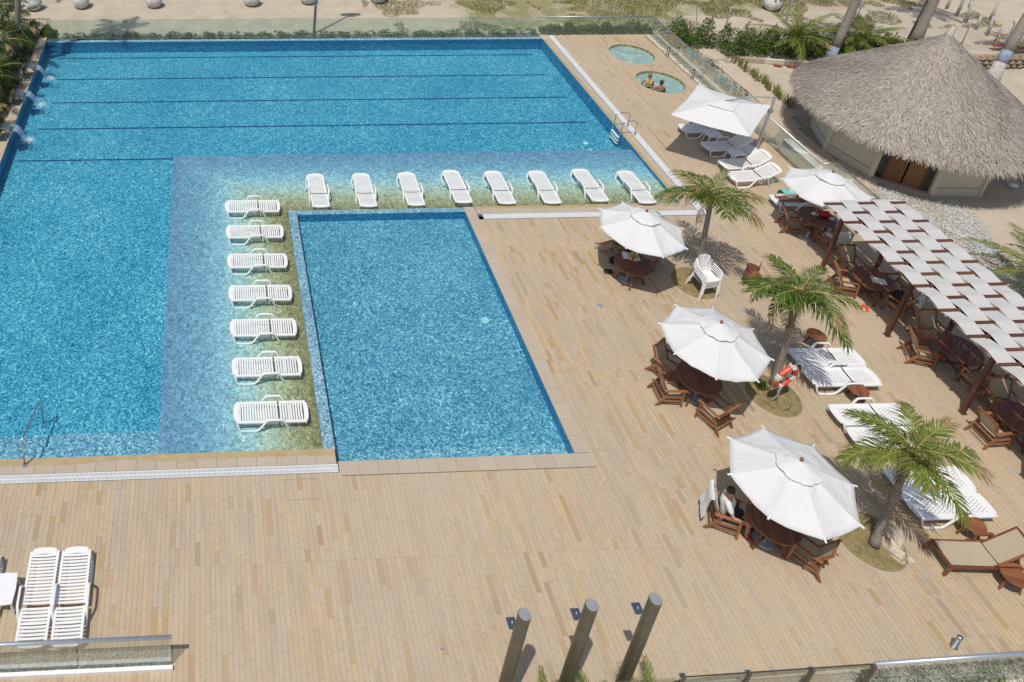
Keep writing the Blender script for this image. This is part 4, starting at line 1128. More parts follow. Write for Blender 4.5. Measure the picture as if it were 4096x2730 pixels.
stuff(b.build("roof_tuft", M_thatch, roof, True))
t = thing("wall_lantern", "small yellow and white lantern on the hut wall beside the door", "lantern", (26.16, 24.80, 1.55))
b = MB(); b.lathe([(.05, -.12), (.07, -.1), (.07, .02), (.05, .04)], 12); b.build("lower_bowl", M_yellow, t, True)
b = MB(); b.lathe([(.05, .045), (.065, .06), (.06, .15), (.02, .18)], 12); b.build("upper_bowl", M_white, t, True)
b = MB(); b.bar((0, 0, .02), (.12, .12, .05), .03, .03); b.build("bracket", M_dark, t)

# ------------------------------------------------------------------ glass railings
def railing(name, label, pts, h, z0=0.0, step=1.3, mat=None, rail=None, posts=None, clips=True):
    t = thing(name, label, "railing", (pts[0][0], pts[0][1], z0)); o_ = Vector((pts[0][0], pts[0][1], 0))
    for (xa, ya), (xb, yb) in zip(pts[:-1], pts[1:]):
        A = Vector((xa, ya, 0)) - o_; B = Vector((xb, yb, 0)) - o_; n = max(1, round((B - A).length / step))
        for i in range(n):
            p, q = A.lerp(B, (i + .006) / n), A.lerp(B, (i + .994) / n)
            b = MB(); b.bar(p + Vector((0, 0, h / 2 + .02)), q + Vector((0, 0, h / 2 + .02)), .012, h - .04); b.build("glass_panel", mat or M_glass, t)
            if clips:
                for f in (.2, .8):
                    c = p.lerp(q, f); b = MB(); b.box(c + Vector((0, 0, .03)), (.05, .05, .07)); b.build("clamp", M_steel, t)
        if rail:
            b = MB(); b.tube([A + Vector((0, 0, h)), B + Vector((0, 0, h))], rail, 8); b.build("top_rail", M_alu, t, True)
    return t
railing("glass_railing", "frameless clear glass screen along the pool's far edge", [(-7.9, 36.93), (17.52, 36.93)], 1.13, -.03, 1.27, M_glassp)
railing("glass_railing", "glass railing with metal top rail behind the hot tubs", [(17.55, 37.04), (23.52, 37.04)], 1.06, 0, 1.5, None, .026)
railing("glass_railing", "long glass railing with metal top rail beside the square parasol", [(23.52, 37.02), (23.42, 24.12)], 1.06, 0, 1.62, None, .026)
railing("glass_railing", "stepped glass railing with metal top rail in front of the hut door", [(23.44, 24.10), (24.02, 24.10), (23.95, 11.5)], 1.04, 0, 1.5, None, .026)
t = railing("glass_railing", "short glass railing with thick metal rail above a pebble bed, front left", [(-8.2, 9.12), (-.70, 9.12)], 1.0, 0, 1.8, None, .038, clips=False)
b = MB(); b.box((3.74, -.075, .04), (7.54, .07, .10)); b.build("kerb", M_white, t)
t = railing("glass_railing", "front right glass railing on dark posts, ends at the metal rail", [(7.8, 8.02), (12.93, 8.10)], 1.0, 0, 1.28, None, None, clips=False)
for x in (9.12, 10.42, 11.68, 12.93):
    b = MB(); b.box((x - 7.8, .03, .5), (.055, .07, 1.06)); b.build("post", M_bronze, t)
    for zz in (.55, .95):
        b = MB(); b.box((x - 7.8, .08, zz), (.10, .04, .05)); b.build("clamp", M_steel, t)
b = MB(); b.bar((1.3, .02, 1.0), (5.13, .08, 1.0), .018, .018); b.build("top_edge", M_dark, t)
railing("glass_railing", "glass railing with thick metal rail above flowering plants, front right corner", [(12.98, 8.10), (18.5, 8.20)], 1.0, 0, 1.45, None, .042, clips=False)

# ------------------------------------------------------------------ pebble beds
ICO = []
ph = (1 + 5 ** .5) / 2
for a in (-1, 1):
    for c in (-ph, ph): ICO += [(0, a, c), (a, c, 0), (c, 0, a)]
ICO = np.array(ICO); ICO /= np.linalg.norm(ICO[0])
ICF = []
for i in range(12):
    for j in range(i + 1, 12):
        for k in range(j + 1, 12):
            if max(np.linalg.norm(ICO[i] - ICO[j]), np.linalg.norm(ICO[j] - ICO[k]), np.linalg.norm(ICO[i] - ICO[k])) < 1.1:
                nn = np.cross(ICO[j] - ICO[i], ICO[k] - ICO[i]); ICF.append((i, j, k) if nn @ ICO[i] > 0 else (i, k, j))
def pebbles(name, pts, size, mat, parent=None):
    pts = np.asarray(pts); n = len(pts)
    s = nr.uniform(.55, 1.25, (n, 1, 1)) * size; st = nr.uniform(.6, 1.25, (n, 1, 3)); st[:, :, 2] *= .6
    V = ICO[None] * st * (1 + nr.uniform(-.12, .12, (n, 12, 1)))
    a = nr.uniform(0, 2 * PI, n); c, q = np.cos(a)[:, None], np.sin(a)[:, None]
    x = V[:, :, 0] * c - V[:, :, 1] * q; y = V[:, :, 0] * q + V[:, :, 1] * c
    V = np.stack([x, y, V[:, :, 2]], 2) * s + pts[:, None, :]
    return stuff(ob(name, joined(name, V, ICF, mat), parent))
def rect_pts(x0, x1, y0, y1, z, n): return np.stack([nr.uniform(x0, x1, n), nr.uniform(y0, y1, n), z + nr.uniform(-.01, .015, n)], 1)
for nm, (x0, x1, y0, y1), n, sz in (("pebble_bed", (-8.2, -.72, 9.10, 9.465), 3300, .026), ("pebble_bed", (12.6, 18.6, 7.7, 8.315), 3600, .028), ("pebble_bed", (23.29, 23.86, 30.62, 36.95), 1900, .036), ("pebble_bed", (23.5, 24.1, 26.6, 30.6), 500, .035)):
    s_ = struct(ob("bed_base", mesh_of("bed_base", [(x0, y0, -.022), (x1, y0, -.022), (x1, y1, -.022), (x0, y1, -.022)], [(0, 1, 2, 3)], M_grout)))
    pebbles("pebbles", rect_pts(x0 + .01, x1 - .01, y0 + .01, y1 - .01, -.008, n), sz, M_peb)
b = MB(); b.box((23.91, 33.78, .0), (.09, 6.35, .16)); tag(b.build("kerb", M_white), "white kerb between the pebble strip and the planting beyond the glass", "kerb")
for x0, x1, y0, y1 in ((-8.34, -.70, 8.99, 9.02),): pass
pts = []
while len(pts) < 6500:
    a, r = nr.uniform(0, 2 * PI), math.sqrt(nr.uniform(0, 1)); x, y = 26.55 + 1.75 * r * math.cos(a) + .35 * math.sin(3 * a), 21.9 + 2.35 * r * math.sin(a)
    if math.hypot(x - HC[0], y - HC[1]) > 3.2 and x > 24.75 - .1 * math.sin(y * 3) and nr.uniform() > (r - .75) * 3: pts.append((x, y, -.03 + nr.uniform(-.015, .01)))
pebbles("gravel", pts, .034, M_pebg)

# ------------------------------------------------------------------ walkway beside the hut
wk = struct(ob("walkway", mesh_of("walkway", [(24.0, 12, -.02), (24.75, 12, -.02), (24.9, 22.4, -.02), (26.25, 24.2, -.02), (25.55, 26.8, -.02), (26.1, 28.9, -.02), (26.13, 34.3, -.02), (25.25, 34.3, -.02), (25.2, 30.2, -.02), (24.0, 30.2, -.02)], [tuple(range(10))], M_grout)))
def inside(x, y, P):
    c = False; j = len(P) - 1
    for i in range(len(P)):
        if (P[i][1] > y) != (P[j][1] > y) and x < (P[j][0] - P[i][0]) * (y - P[i][1]) / (P[j][1] - P[i][1]) + P[i][0]: c = not c
        j = i
    return c
WP = [(24.0, 12), (24.75, 12), (24.9, 22.4), (26.25, 24.2), (25.55, 26.8), (26.1, 28.9), (26.13, 34.3), (25.25, 34.3), (25.2, 30.2), (24.0, 30.2)]
sm_ = MB().box((0, 0, 0), (.291, .592, .02)).mesh("paving_slab", M_walk)
for i in range(9):
    for j in range(40):
        x, y = 24.02 + .30 * i + .15, 11.9 + .6 * j + (.3 if i % 2 else 0)
        if all(inside(x + a, y + c, WP) for a in (-.12, .12) for c in (-.26, .26)): ob("paving_slab", sm_, wk, (x, y, -.012 + rng.uniform(-.003, .003)), (rng.uniform(-.004, .004), rng.uniform(-.006, .006), 0))
t = thing("planter_box", "white rendered planter box behind the glass railing, opposite the hut", "planter", (23.78, 25.4, 0))
b = MB(); b.box((0, 0, .26), (.30, 2.1, .52)); b.build("box", M_white, t); b = MB(); b.box((0, 0, .53), (.34, 2.14, .03)); b.build("cap", M_white, t)

# ------------------------------------------------------------------ palms
def frond_mesh(seed, L, rise, droop, leaf, npair, mats, width=.022, sweep=.55, hang=.5, tipdry=False):
    r = random.Random(seed); b = MB(); n = 12; P = []
    bend = r.uniform(-.12, .12)
    for i in range(n + 1):
        t = i / n; x = L * (t - .12 * droop * t * t); z = L * (rise * t - droop * t * t); P.append(Vector((x, bend * L * t * t, z)))
    b.m = 1; b.tube(P, [.017 * (1 - .85 * i / n) + .002 for i in range(n + 1)], 4); b.m = 0
    for i in range(npair):
        t = .10 + .90 * (i + r.uniform(-.3, .3)) / npair; t = min(max(t, .08), .995)
        f = t * n; k = min(int(f), n - 1); p = P[k].lerp(P[k + 1], f - k); tan = (P[k + 1] - P[k]).normalized()
        ll = leaf * (.35 + .65 * math.sin(PI * min(1, (.18 + .80 * t)) ** 1.0)) * r.uniform(.85, 1.12)
        for s in (-1, 1):
            side = Vector((0, 1, 0)) * s; side = (side - tan * side.dot(tan)).normalized(); up = tan.cross(side) * (1 if s < 0 else -1)
            if up.z < 0: up = -up
            sw = sweep + .55 * t + r.uniform(-.15, .15)
            d = (side * math.cos(sw) + tan * math.sin(sw) + up * r.uniform(.0, .28)).normalized()
            hg = hang * r.uniform(.7, 1.3)
            m = p + d * ll * .5 + Vector((0, 0, -hg * ll * .10)); e = p + d * ll * .93 + Vector((0, 0, -hg * ll * .55))
            wv = d.cross(up).normalized() * width * r.uniform(.8, 1.15)
            if tipdry and t > .8: b.m = 2
            b.add([p - wv * .35, p + wv * .35, m + wv * .55, m - wv * .55, e], [(0, 1, 2, 3), (3, 2, 4)]); b.m = 0
    return b.mesh("frond", mats)
FG = [(M_frond, M_rachis, M_dry), (M_frondy, M_rachis, M_dry), (M_frondd, M_rachis, M_dry), (M_frondl, M_rachis, M_dry)]
def palm(name, label, base, crown, r0, r1, nfr, L, pal, group, seed, leaf=.42, npair=34, tilt=(.15, 1.15), bulge=1.5, band=None, lean=(0, 0), width=.022, bottom=.25, young=True, cat="palm tree", dead=1):
    rr = random.Random(seed); t = thing(name, label, cat, base, 0, group)
    C = Vector(crown) - Vector(base); n = 14; pts = []; rad = []
    for i in range(n + 1):
        u = i / n; q = C * u + Vector((lean[0], lean[1], 0)) * math.sin(PI * u); pts.append(q); rad.append((r0 + (r1 - r0) * u) * (1 + (bulge - 1) * max(0, 1 - u * 7)))
    if C.length > .3:
        if band:
            cuts = [0] + [int(n * k / C.length) + 1 for k in band] + [n]
            for k, m in enumerate((M_trunkw, M_trunkp, M_trunk)):
                a, e = cuts[k], cuts[k + 1]; bb = MB(); bb.tube(pts[a:e + 1], rad[a:e + 1], 10); bb.build("trunk", m, t, True)
        else:
            bb = MB(); bb.tube(pts, rad, 10); bb.build("trunk", M_trunk, t, True)
    F = FG[pal]
    kinds = []
    for q in range(5):
        key = ("frond", pal, q, round(L, 2), round(leaf, 2))
        kinds.append(cached(key, lambda: frond_mesh(q * 7 + pal * 31 + 1, L, .30 + .06 * q, .36 + .07 * q, leaf, npair, F, width, hang=.5 + .12 * q, tipdry=(q == 3))))
    for k in range(nfr):
        u = (k + .5) / nfr; az = k * 2.39996 + seed + rr.uniform(-.25, .25)
        el = tilt[1] - (tilt[1] - tilt[0]) * u ** .8 + rr.uniform(-.12, .12)
        if el < .45 and math.cos(az + 2.18) > .72 and C.length > 1.5: el = .5 + rr.uniform(0, .3)
        o = ob("frond", kinds[rr.randrange(5)], t, C + Vector((0, 0, .03)), (0, -(el - .25), az), rr.uniform(.82, 1.12) * (.75 if u < .15 and young else 1))
    if dead:
        dm = cached(("dead", round(L, 2)), lambda: frond_mesh(99, L * .75, -.1, .55, leaf * .7, 18, (M_dry, M_rachis, M_dry), width * .7, hang=1.5))
        for k in range(dead): ob("dry_frond", dm, t, C + Vector((0, 0, -.05)), (0, .75 + .2 * k, seed * 1.7 + k * 2.2), .8)
    return t
palm("palm_tree", "slender palm behind the stacked white chairs, farthest of three deck palms", (16.02, 19.45, 0), (15.98, 19.74, 2.95), .095, .07, 15, 1.55, 0, "palms planted in the deck", 1, leaf=.62, npair=30, tilt=(-.45, 1.25), width=.030, lean=(.05, 0))
palm("palm_tree", "bushy palm with the orange life ring at its foot, middle deck palm", (16.0, 15.28, 0), (15.98, 15.63, 3.12), .10, .075, 17, 1.55, 0, "palms planted in the deck", 2.3, leaf=.62, npair=31, tilt=(-.85, 1.05), width=.031, dead=3)
palm("palm_tree", "yellowish palm with ringed leaning trunk and pale rocks, nearest deck palm", (15.47, 10.86, 0), (15.52, 11.13, 2.86), .085, .07, 14, 1.42, 1, "palms planted in the deck", 4.1, leaf=.58, npair=32, tilt=(-.3, 1.2), width=.032, lean=(.06, .05), dead=2)
# tall palms beyond the deck
palm("tall_palm", "tall palm with blue and white painted trunk foot, left of the hut roof", (30.35, 33.1, -.05), (31.2, 33.9, 8.6), .21, .14, 14, 2.2, 0, "tall palms behind the hut", 3, leaf=.7, npair=26, width=.04, tilt=(-.5, .9), band=(.5, 1.0), lean=(.35, .1))
palm("tall_palm", "tall palm trunk rising just above the hut's roof tip, left of it", (37.6, 36.2, -.05), (38.5, 37.0, 9), .22, .15, 12, 2.2, 0, "tall palms behind the hut", 5, leaf=.7, npair=26, width=.04, tilt=(-.5, .9), lean=(.2, 0))
palm("tall_palm", "leaning tall palm with blue and white painted foot, right of the hut roof", (37.2, 31.4, -.05), (40.3, 33.0, 7.6), .24, .17, 14, 2.2, 1, "tall palms behind the hut", 6, leaf=.7, npair=26, width=.04, tilt=(-.8, .8), band=(.9, 1.5), lean=(.2, .3), dead=3)
palm("tall_palm", "grey palm trunk at the top left corner, between planters and green fronds", (-10.35, 40.6, -.05), (-10.9, 41.0, 8), .16, .12, 12, 2.0, 0, "tall palms left of the pool", 7, leaf=.6, npair=24, width=.04, tilt=(-.4, .9))
palm("tall_palm", "tall palm left of the pool whose crown shadow falls on the sand", (-9.1, 35.2, -.05), (-7.75, 34.75, 10.4), .16, .12, 13, 1.75, 0, "tall palms left of the pool", 8, leaf=.6, npair=24, width=.04, tilt=(-.35, .8), dead=0)
# feathery young palms in the planting beds
for (x, y, L, s, pal, lb) in ((29.75, 34.75, 2.0, 11, 3, "feathery young palm in the hedge, left of the painted trunk"), (32.9, 34.35, 2.0, 12, 3, "feathery young palm in the hedge, right of the painted trunk"),
                              (26.6, 18.2, 2.0, 13, 3, "feathery palm with arching fronds on the sand right of the pergola")):
    palm("young_palm", lb, (x, y, 0), (x, y, .8), .1, .08, 30, L, pal, "feathery young palms", s, leaf=.45, npair=36, tilt=(.1, 1.45), width=.022, dead=0)
LEFT = [(-9.25, 35.4, 1.5, 1.7, 21), (-10.1, 36.9, 1.9, 1.6, 22), (-9.6, 33.6, 1.6, 1.6, 23), (-9.3, 31.9, 1.1, 1.5, 24), (-9.7, 30.3, 1.5, 1.6, 25), (-9.5, 28.6, 1.0, 1.5, 26), (-10.9, 34.6, 2.6, 1.7, 27), (-10.6, 32.4, 2.2, 1.7, 28)]
LN = ["bushy dark palm beside the farthest water spout", "bushy dark palm in the far left corner of the planting", "bushy dark palm between the farthest and middle water spouts", "low dark palm right behind the middle water spout",
      "bushy dark palm between the middle and nearest water spouts", "low dark palm behind the nearest water spout", "taller dark palm at the left edge, behind the spout planting", "taller dark palm at the left edge level with the middle spout"]
for (x, y, h, L, s), lb in zip(LEFT, LN):
    palm("bushy_palm", lb, (x, y, -.05), (x + .1, y, h), .08, .06, 15, L, 2, "dark palms left of the pool", s, leaf=.5, npair=26, tilt=(-.5, 1.1), width=.034, dead=0)
for x, y, s, lb in ((6.45, 7.92, 31, "palm tips poking up at the foot of the left shower column"), (7.35, 7.92, 32, "palm tips poking up between the left and middle shower columns"), (8.5, 7.90, 33, "palm tips poking up right of the right shower column")):
    palm("young_palm", lb, (x, y, 0), (x, y, .42), .06, .05, 12, .72, 3, "small palms along the bottom edge", s, leaf=.22, npair=24, tilt=(.15, 1.3), width=.012, dead=0)

# ------------------------------------------------------------------ hedges, shrubs and other planting
LF = np.array([(-.5, 0, 0), (0, -.28, .06), (.5, 0, 0), (0, .28, .06)])
def leaves(pts, size, mat, name, parent, flat=.6):
    n = len(pts); a = nr.uniform(0, 2 * PI, n); tl = nr.normal(0, flat, n); rl = nr.normal(0, flat, n); s = nr.uniform(.6, 1.3, n) * size
    V = np.repeat(LF[None], n, 0) * s[:, None, None]
    y, z = V[:, :, 1].copy(), V[:, :, 2].copy(); V[:, :, 1] = y * np.cos(rl)[:, None] - z * np.sin(rl)[:, None]; V[:, :, 2] = y * np.sin(rl)[:, None] + z * np.cos(rl)[:, None]
    x, z = V[:, :, 0].copy(), V[:, :, 2].copy(); V[:, :, 0] = x * np.cos(tl)[:, None] - z * np.sin(tl)[:, None]; V[:, :, 2] = x * np.sin(tl)[:, None] + z * np.cos(tl)[:, None]
    x, y = V[:, :, 0].copy(), V[:, :, 1].copy(); V[:, :, 0] = x * np.cos(a)[:, None] - y * np.sin(a)[:, None]; V[:, :, 1] = x * np.sin(a)[:, None] + y * np.cos(a)[:, None]
    V += np.asarray(pts)[:, None, :]
    return ob(name, joined(name, V, [(0, 1, 2, 3)], mat), parent)
def shrub(label, x0, x1, y0, y1, h, n, size, mat, group, flower=None, cat="hedge", name="hedge", base=-.03, gap=0.25):
    t = thing(name, label, cat, ((x0 + x1) / 2, (y0 + y1) / 2, base), 0, group); P = []
    rx, ry = (x1 - x0) / 2, (y1 - y0) / 2; sd = nr.uniform(0, 50)
    m = n * 4; xs = nr.uniform(-rx, rx, m); ys = nr.uniform(-ry, ry, m); zs = nr.uniform(0.04, 1.25, m) * h
    for x, y, z in zip(xs, ys, zs):
        ee = min(1, (rx - abs(x)) / .22, (ry - abs(y)) / .16)
        top = h * (.62 + .75 * noise.noise((x * 1.6 + sd, y * 1.6, 0)) + .35 * noise.noise((x * 4.5 + sd, y * 4.5, 3))) * (.45 + .55 * max(ee, 0))
        if z < top and (z > top - .22 or nr.uniform() < .35) and noise.noise((x * 3 + sd, y * 3, z * 4)) > -.55 + gap * .3: P.append((x, y, z))
        if len(P) >= n: break
    leaves(P, size, mat, "foliage", t)
    if flower is not None:
        Q = [p for p in P if p[2] > h * .35 and nr.uniform() < .06]
        if Q: leaves(np.array(Q) + (0, 0, .03), size * .8, flower, "blossoms", t)
    b = MB()
    for k in range(max(3, int((x1 - x0) * 2.2))):
        sx, sy = nr.uniform(-rx * .9, rx * .9), nr.uniform(-ry * .7, ry * .7); b.tube([(sx, sy, 0), (sx + nr.uniform(-.08, .08), sy + nr.uniform(-.08, .08), h * .6)], [.012, .005], 4)
    stuff(b.build("stems", M_dark, t)); return t
for k in range(5):
    shrub(["low green hedge outside the pool glass, leftmost stretch", "low green hedge outside the pool glass, second stretch from left", "low green hedge outside the pool glass around the lamp post", "low green hedge outside the pool glass, second stretch from right", "low green hedge outside the pool glass, rightmost stretch"][k],
          -7.3 + 4.98 * k, -7.3 + 4.98 * (k + 1), 36.98, 37.42, .36, 1700, .075, M_hedge, "low hedge behind the pool glass", gap=.9)
for k in range(3):
    shrub(["dense green hedge behind the hot tub glass, left third", "dense green hedge behind the hot tub glass, middle third", "dense green hedge behind the hot tub glass, right third"][k], 17.8 + 2.0 * k, 17.8 + 2.0 * (k + 1), 37.12, 37.75, .62, 2000, .085, M_hedge, "hedge behind the hot tubs")
for k, (x0, x1, y0, y1) in enumerate(((23.9, 26.3, 35.4, 36.9), (26.2, 28.6, 34.35, 36.2), (28.5, 31.0, 34.0, 35.9), (30.9, 33.6, 33.7, 35.6), (33.4, 35.6, 33.6, 35.2))):
    shrub(["green hedge with red blossoms beyond the corner of the glass railing", "green hedge above the low wall, second clump from the railing", "green hedge at the foot of the left feathery palm", "green hedge at the foot of the right feathery palm", "dark green hedge clump touching the hut roof's left slope"][k],
          x0, x1, y0, y1, 1.35, 4200, .11, M_hedged if k in (2, 4) else M_hedge, "flowering hedge beyond the low wall", M_flower)
for k, (x0, x1, y0, y1, h) in enumerate(((24.1, 25.1, 34.4, 36.3, .5), (24.1, 25.15, 32.5, 34.4, .42), (24.1, 25.1, 30.6, 32.5, .35))):
    shrub(["loose shrub with pale purple flowers outside the glass, farthest", "loose shrub with pale purple flowers outside the glass, middle", "loose shrub with pale purple flowers outside the glass, nearest"][k], x0, x1, y0, y1, h, 800, .07, M_hedged, "purple flowering shrubs outside the glass", M_flowerp, "shrub", "flowering_shrub", gap=1.2)
for k, (x0, x1, y0, y1, h) in enumerate(((-9.6, -8.42, 36.3, 38.1, 1.0), (-8.35, -7.5, 37.0, 37.7, .8), (-9.3, -8.4, 33.2, 36.2, .7), (-9.3, -8.4, 29.5, 33.0, .6), (-9.2, -8.4, 26.5, 29.4, .6))):
    shrub(["green shrub behind the iron fence at the pool's far left corner", "green shrub at the left end of the pool glass", "dark ground shrub left of the farthest water spout", "dark ground shrub left of the middle water spout", "dark ground shrub left of the nearest water spout"][k], x0, x1, y0, y1, h, 2200, .085, M_hedge if k < 2 else M_hedged, "shrubs left of the pool", None, "shrub", "shrub")
for k, (x0, x1) in enumerate(((13.3, 14.7), (14.9, 16.2), (16.2, 17.8))):
    shrub(["small plant with pink flowers in the front right pebble bed, leftmost", "small plant with pink flowers in the front right pebble bed, middle", "small plant with pink flowers in the front right pebble bed, rightmost"][k], x0, x1, 7.72, 8.22, .34, 420, .05, M_hedge, "pink flowering plants in the pebble bed", M_flower, "shrub", "flowering_shrub", gap=1.3)
shrub("small dark bush at the foot of the life ring post", 15.42, 15.85, 15.05, 15.42, .34, 420, .06, M_hedged, None, None, "shrub", "shrub", 0)

NTH = ["first", "second", "third", "fourth", "fifth", "sixth", "seventh", "eighth", "ninth", "tenth", "eleventh", "twelfth", "thirteenth", "fourteenth", "fifteenth"]
def snake_mesh(seed):
    r = random.Random(seed); b = MB()
    for k in range(15):
        a = r.uniform(0, 2 * PI); d = Vector((math.cos(a), math.sin(a), 0)); p = d * r.uniform(0, .13); h = r.uniform(.32, .6); ln = r.uniform(.05, .35); w = Vector((-d.y, d.x, 0)) * .026
        m = p + d * ln * .4 * h + Vector((0, 0, h * .55)); e = p + d * ln * h + Vector((0, 0, h))
        b.add([p - w * .7, p + w * .7, m + w, m - w, e], [(0, 1, 2, 3), (3, 2, 4)])
    return b.mesh("blades", M_snake)
for k in range(15):
    y = 29.75 + k * .30; t = thing("snake_plant", f"spiky upright plant in the walkway row, {NTH[k]} from the hut", "plant", (26.36 + .07 * math.sin(k * 2.1), y, -.04), k * 1.3, "spiky plants along the walkway")
    ob("blades", cached(("snake", k % 4), lambda: snake_mesh(k % 4)), t, sca=.85 + .25 * ((k * 7) % 5) / 5)

# planting beds in the deck
for k, (cx, cy, r) in enumerate(BEDS):
    t = thing("planting_bed", ["round dry grass bed under the stacked white chairs", "round grass bed around the life ring post", "round dry grass bed with pale rocks, nearest the camera"][k], "planting bed", (cx, cy, 0), 0, "round planting beds in the deck")
    V = [(0, 0, .035)]; S = 40; R = 7
    for i in range(1, R + 1):
        for j in range(S):
            a = 2 * PI * j / S; q = (r + .02) * i / R; V.append((q * math.cos(a), q * math.sin(a), .012 + .03 * (1 - (i / R) ** 2) + (.018 * noise.noise((q * math.cos(a) * 3 + k * 7, q * math.sin(a) * 3, 1)) if i < R else -.02)))
    F = [(0, 1 + j, 1 + (j + 1) % S) for j in range(S)] + [(1 + i * S + j, 1 + (i + 1) * S + j, 1 + (i + 1) * S + (j + 1) % S, 1 + i * S + (j + 1) % S) for i in range(R - 1) for j in range(S)]
    ob("soil", mesh_of("soil", V, F, M_soil, smooth=True), t)
    b = MB(); b.lathe([(r - .005, -.05), (r - .005, .004), (r + .035, .006), (r + .04, -.05)], 48, cap=False); b.build("edging", M_coping, t, True)
    n = 1500 if k else 500; a = nr.uniform(0, 2 * PI, n); q = np.sqrt(nr.uniform(0, 1, n)) * (r - .04)
    G = np.stack([q * np.cos(a), q * np.sin(a), np.full(n, .012) + .025 * (1 - (q / r) ** 2)], 1); h = nr.uniform(.02, .055, n); tx, ty = nr.normal(0, .02, n), nr.normal(0, .02, n)
    V = np.zeros((n, 3, 3)); V[:, 0] = G; V[:, 1] = G + np.stack([.006 * np.cos(a * 3), .006 * np.sin(a * 3), 0 * a], 1); V[:, 2] = G + np.stack([tx, ty, h], 1)
    stuff(ob("grass", joined("grass", V, [(0, 1, 2)], M_grass), t))
def rock(label, loc, s, seed, rz=0.):
    V = []; b = MB(); b.ball((0, 0, 0), 1, 12, 8)
    for v in b.V:
        v = Vector(v); k = 1 + .38 * noise.noise(v * 1.1 + Vector((seed * 9, 0, 0))) + .16 * noise.noise(v * 2.7 + Vector((0, seed, 0))); V.append((v.x * k * s[0], v.y * k * s[1], max(v.z * k * s[2], -.02)))
    o = ob("rock", mesh_of("rock", V, b.F, M_rock), None, loc, (0, 0, rz)); tag(o, label, "rock", "pale rocks by the nearest palm")
rock("larger pale rock leaning right behind the nearest palm's trunk", (15.98, 11.02, .06), (.24, .30, .21), 1, .4)
rock("lower pale rock in front of the nearest palm's trunk", (15.82, 10.72, .05), (.17, .27, .19), 2, .2)
rock("small pale stone on the rim of the nearest planting bed", (16.06, 10.50, .03), (.09, .08, .07), 3)
# tufts of grass on the sand lot behind the pool
n = 60000; xs = nr.uniform(9, 44, n); ys = nr.uniform(37.6, 43, n)
keep = np.array([noise.noise((x * .32, y * .5, 2.2)) + .5 * noise.noise((x * 1.1, y * 1.1, 5)) + .12 * (min(x, 22) - 17) * .1 > .02 for x, y in zip(xs, ys)])
xs, ys = xs[keep], ys[keep]; n = len(xs); a = nr.uniform(0, 2 * PI, n); h = nr.uniform(.04, .16, n)
V = np.zeros((n, 3, 3)); G = np.stack([xs, ys, np.full(n, -.05)], 1); V[:, 0] = G; V[:, 1] = G + np.stack([.03 * np.cos(a), .03 * np.sin(a), 0 * a], 1); V[:, 2] = G + np.stack([nr.normal(0, .06, n), nr.normal(0, .06, n), h], 1)
o = stuff(ob("wild_grass", joined("wild_grass", V, [(0, 1, 2)], M_grass))); o["label"] = "patchy wild grass on the sand lot"; o["category"] = "grass"

# ------------------------------------------------------------------ shower columns, bollards, lamp, planters
for k, (x, y, h) in enumerate(((5.57, 7.98, 3.45), (6.82, 8.08, 3.45), (8.01, 8.13, 3.45))):
    t = thing("shower_column", ["thick bronze shower column with square head, leftmost of three", "thick bronze shower column with square head, middle of three", "thick bronze shower column with square head, rightmost of three"][k], "shower", (x, y, 0), 0, "shower columns at the front of the deck")
    b = MB(); b.lathe([(.112, 0), (.112, h - .012), (.107, h)], 28); b.build("column", M_bronze, t, True)
    b = MB(); b.lathe([(.106, h + .001), (.102, h + .008), (.0, h + .009)], 28, cap=False); b.build("cap", M_gray, t)
    b = MB(); b.box((.012, .30, 2.60), (.165, .195, .018)); b.build("shower_head", plain("shower_head_metal", (.12, .15, .22), .3, .1, 6, metal=.6) if k == 0 else bpy.data.materials["shower_head_metal"], t)
    b = MB(); b.tube([(.0, .10, 2.64), (.012, .30, 2.64)], .011, 6); b.lathe([(.022, 2.61), (.018, 2.655)], 10, (.012, .30, 0)); b.build("arm", M_steel, t, True)
for k, (x, y, h, lb) in enumerate(((15.60, 8.79, .36, "short steel bollard light on the front right deck"), (23.24, 34.62, .5, "short bronze bollard light by the pebbles, level with the far hot tub"), (23.24, 32.34, .5, "short bronze bollard light by the pebbles, level with the near hot tub"))):
    t = thing("bollard_light", lb, "bollard", (x, y, 0), 0, "bollard lights on the deck"); m = M_steel if k == 0 else M_bronze; r = .05 if k == 0 else .055
    b = MB(); b.lathe([(r * 1.5, 0), (r * 1.5, .012), (r, .015), (r, h * .72)], 18); b.build("body", m, t, True)
    b = MB(); b.lathe([(r * .8, h * .72), (r * .8, h * .88)], 18); b.build("lens", M_light, t, True)
    b = MB(); b.lathe([(r, h * .88), (r, h), (r * .5, h + .01)], 18); b.build("cap", m, t, True)
b = MB(); b.lathe([(.085, 0), (.085, .006), (.06, .008)], 20); tag(b.build("floor_drain", M_gray, None, True, loc=(12.36, 18.34, .002)), "small round grey drain cover set in the open deck", "drain")
b = MB(); b.lathe([(.04, 0), (.04, .006), (.02, .004)], 16); tag(b.build("floor_drain", M_gray, None, True, loc=(4.85, 9.16, .002)), "tiny round drain in the planks left of the shower columns", "drain")
for k, (x, y, w, h, lb) in enumerate(((2.35, 12.72, .80, .52, "square access panel outlined in the planks near the front grate"), (22.75, 33.35, .75, .7, "square access panel outlined in the planks between the hot tubs"))):
    b = MB()
    for c, d in (((0, h / 2, 0), (w, .014, .006)), ((0, -h / 2, 0), (w, .014, .006)), ((w / 2, 0, 0), (.014, h - .02, .006)), ((-w / 2, 0, 0), (.014, h - .02, .006))): b.box(c, d)
    o = b.build("access_panel", M_gray, None, loc=(x, y, .003)); tag(o, lb, "access panel")
t = thing("lamp_post", "grey steel lamp post with two floodlights, standing behind the pool hedge", "lamp post", (5.78, 37.45, -.03))
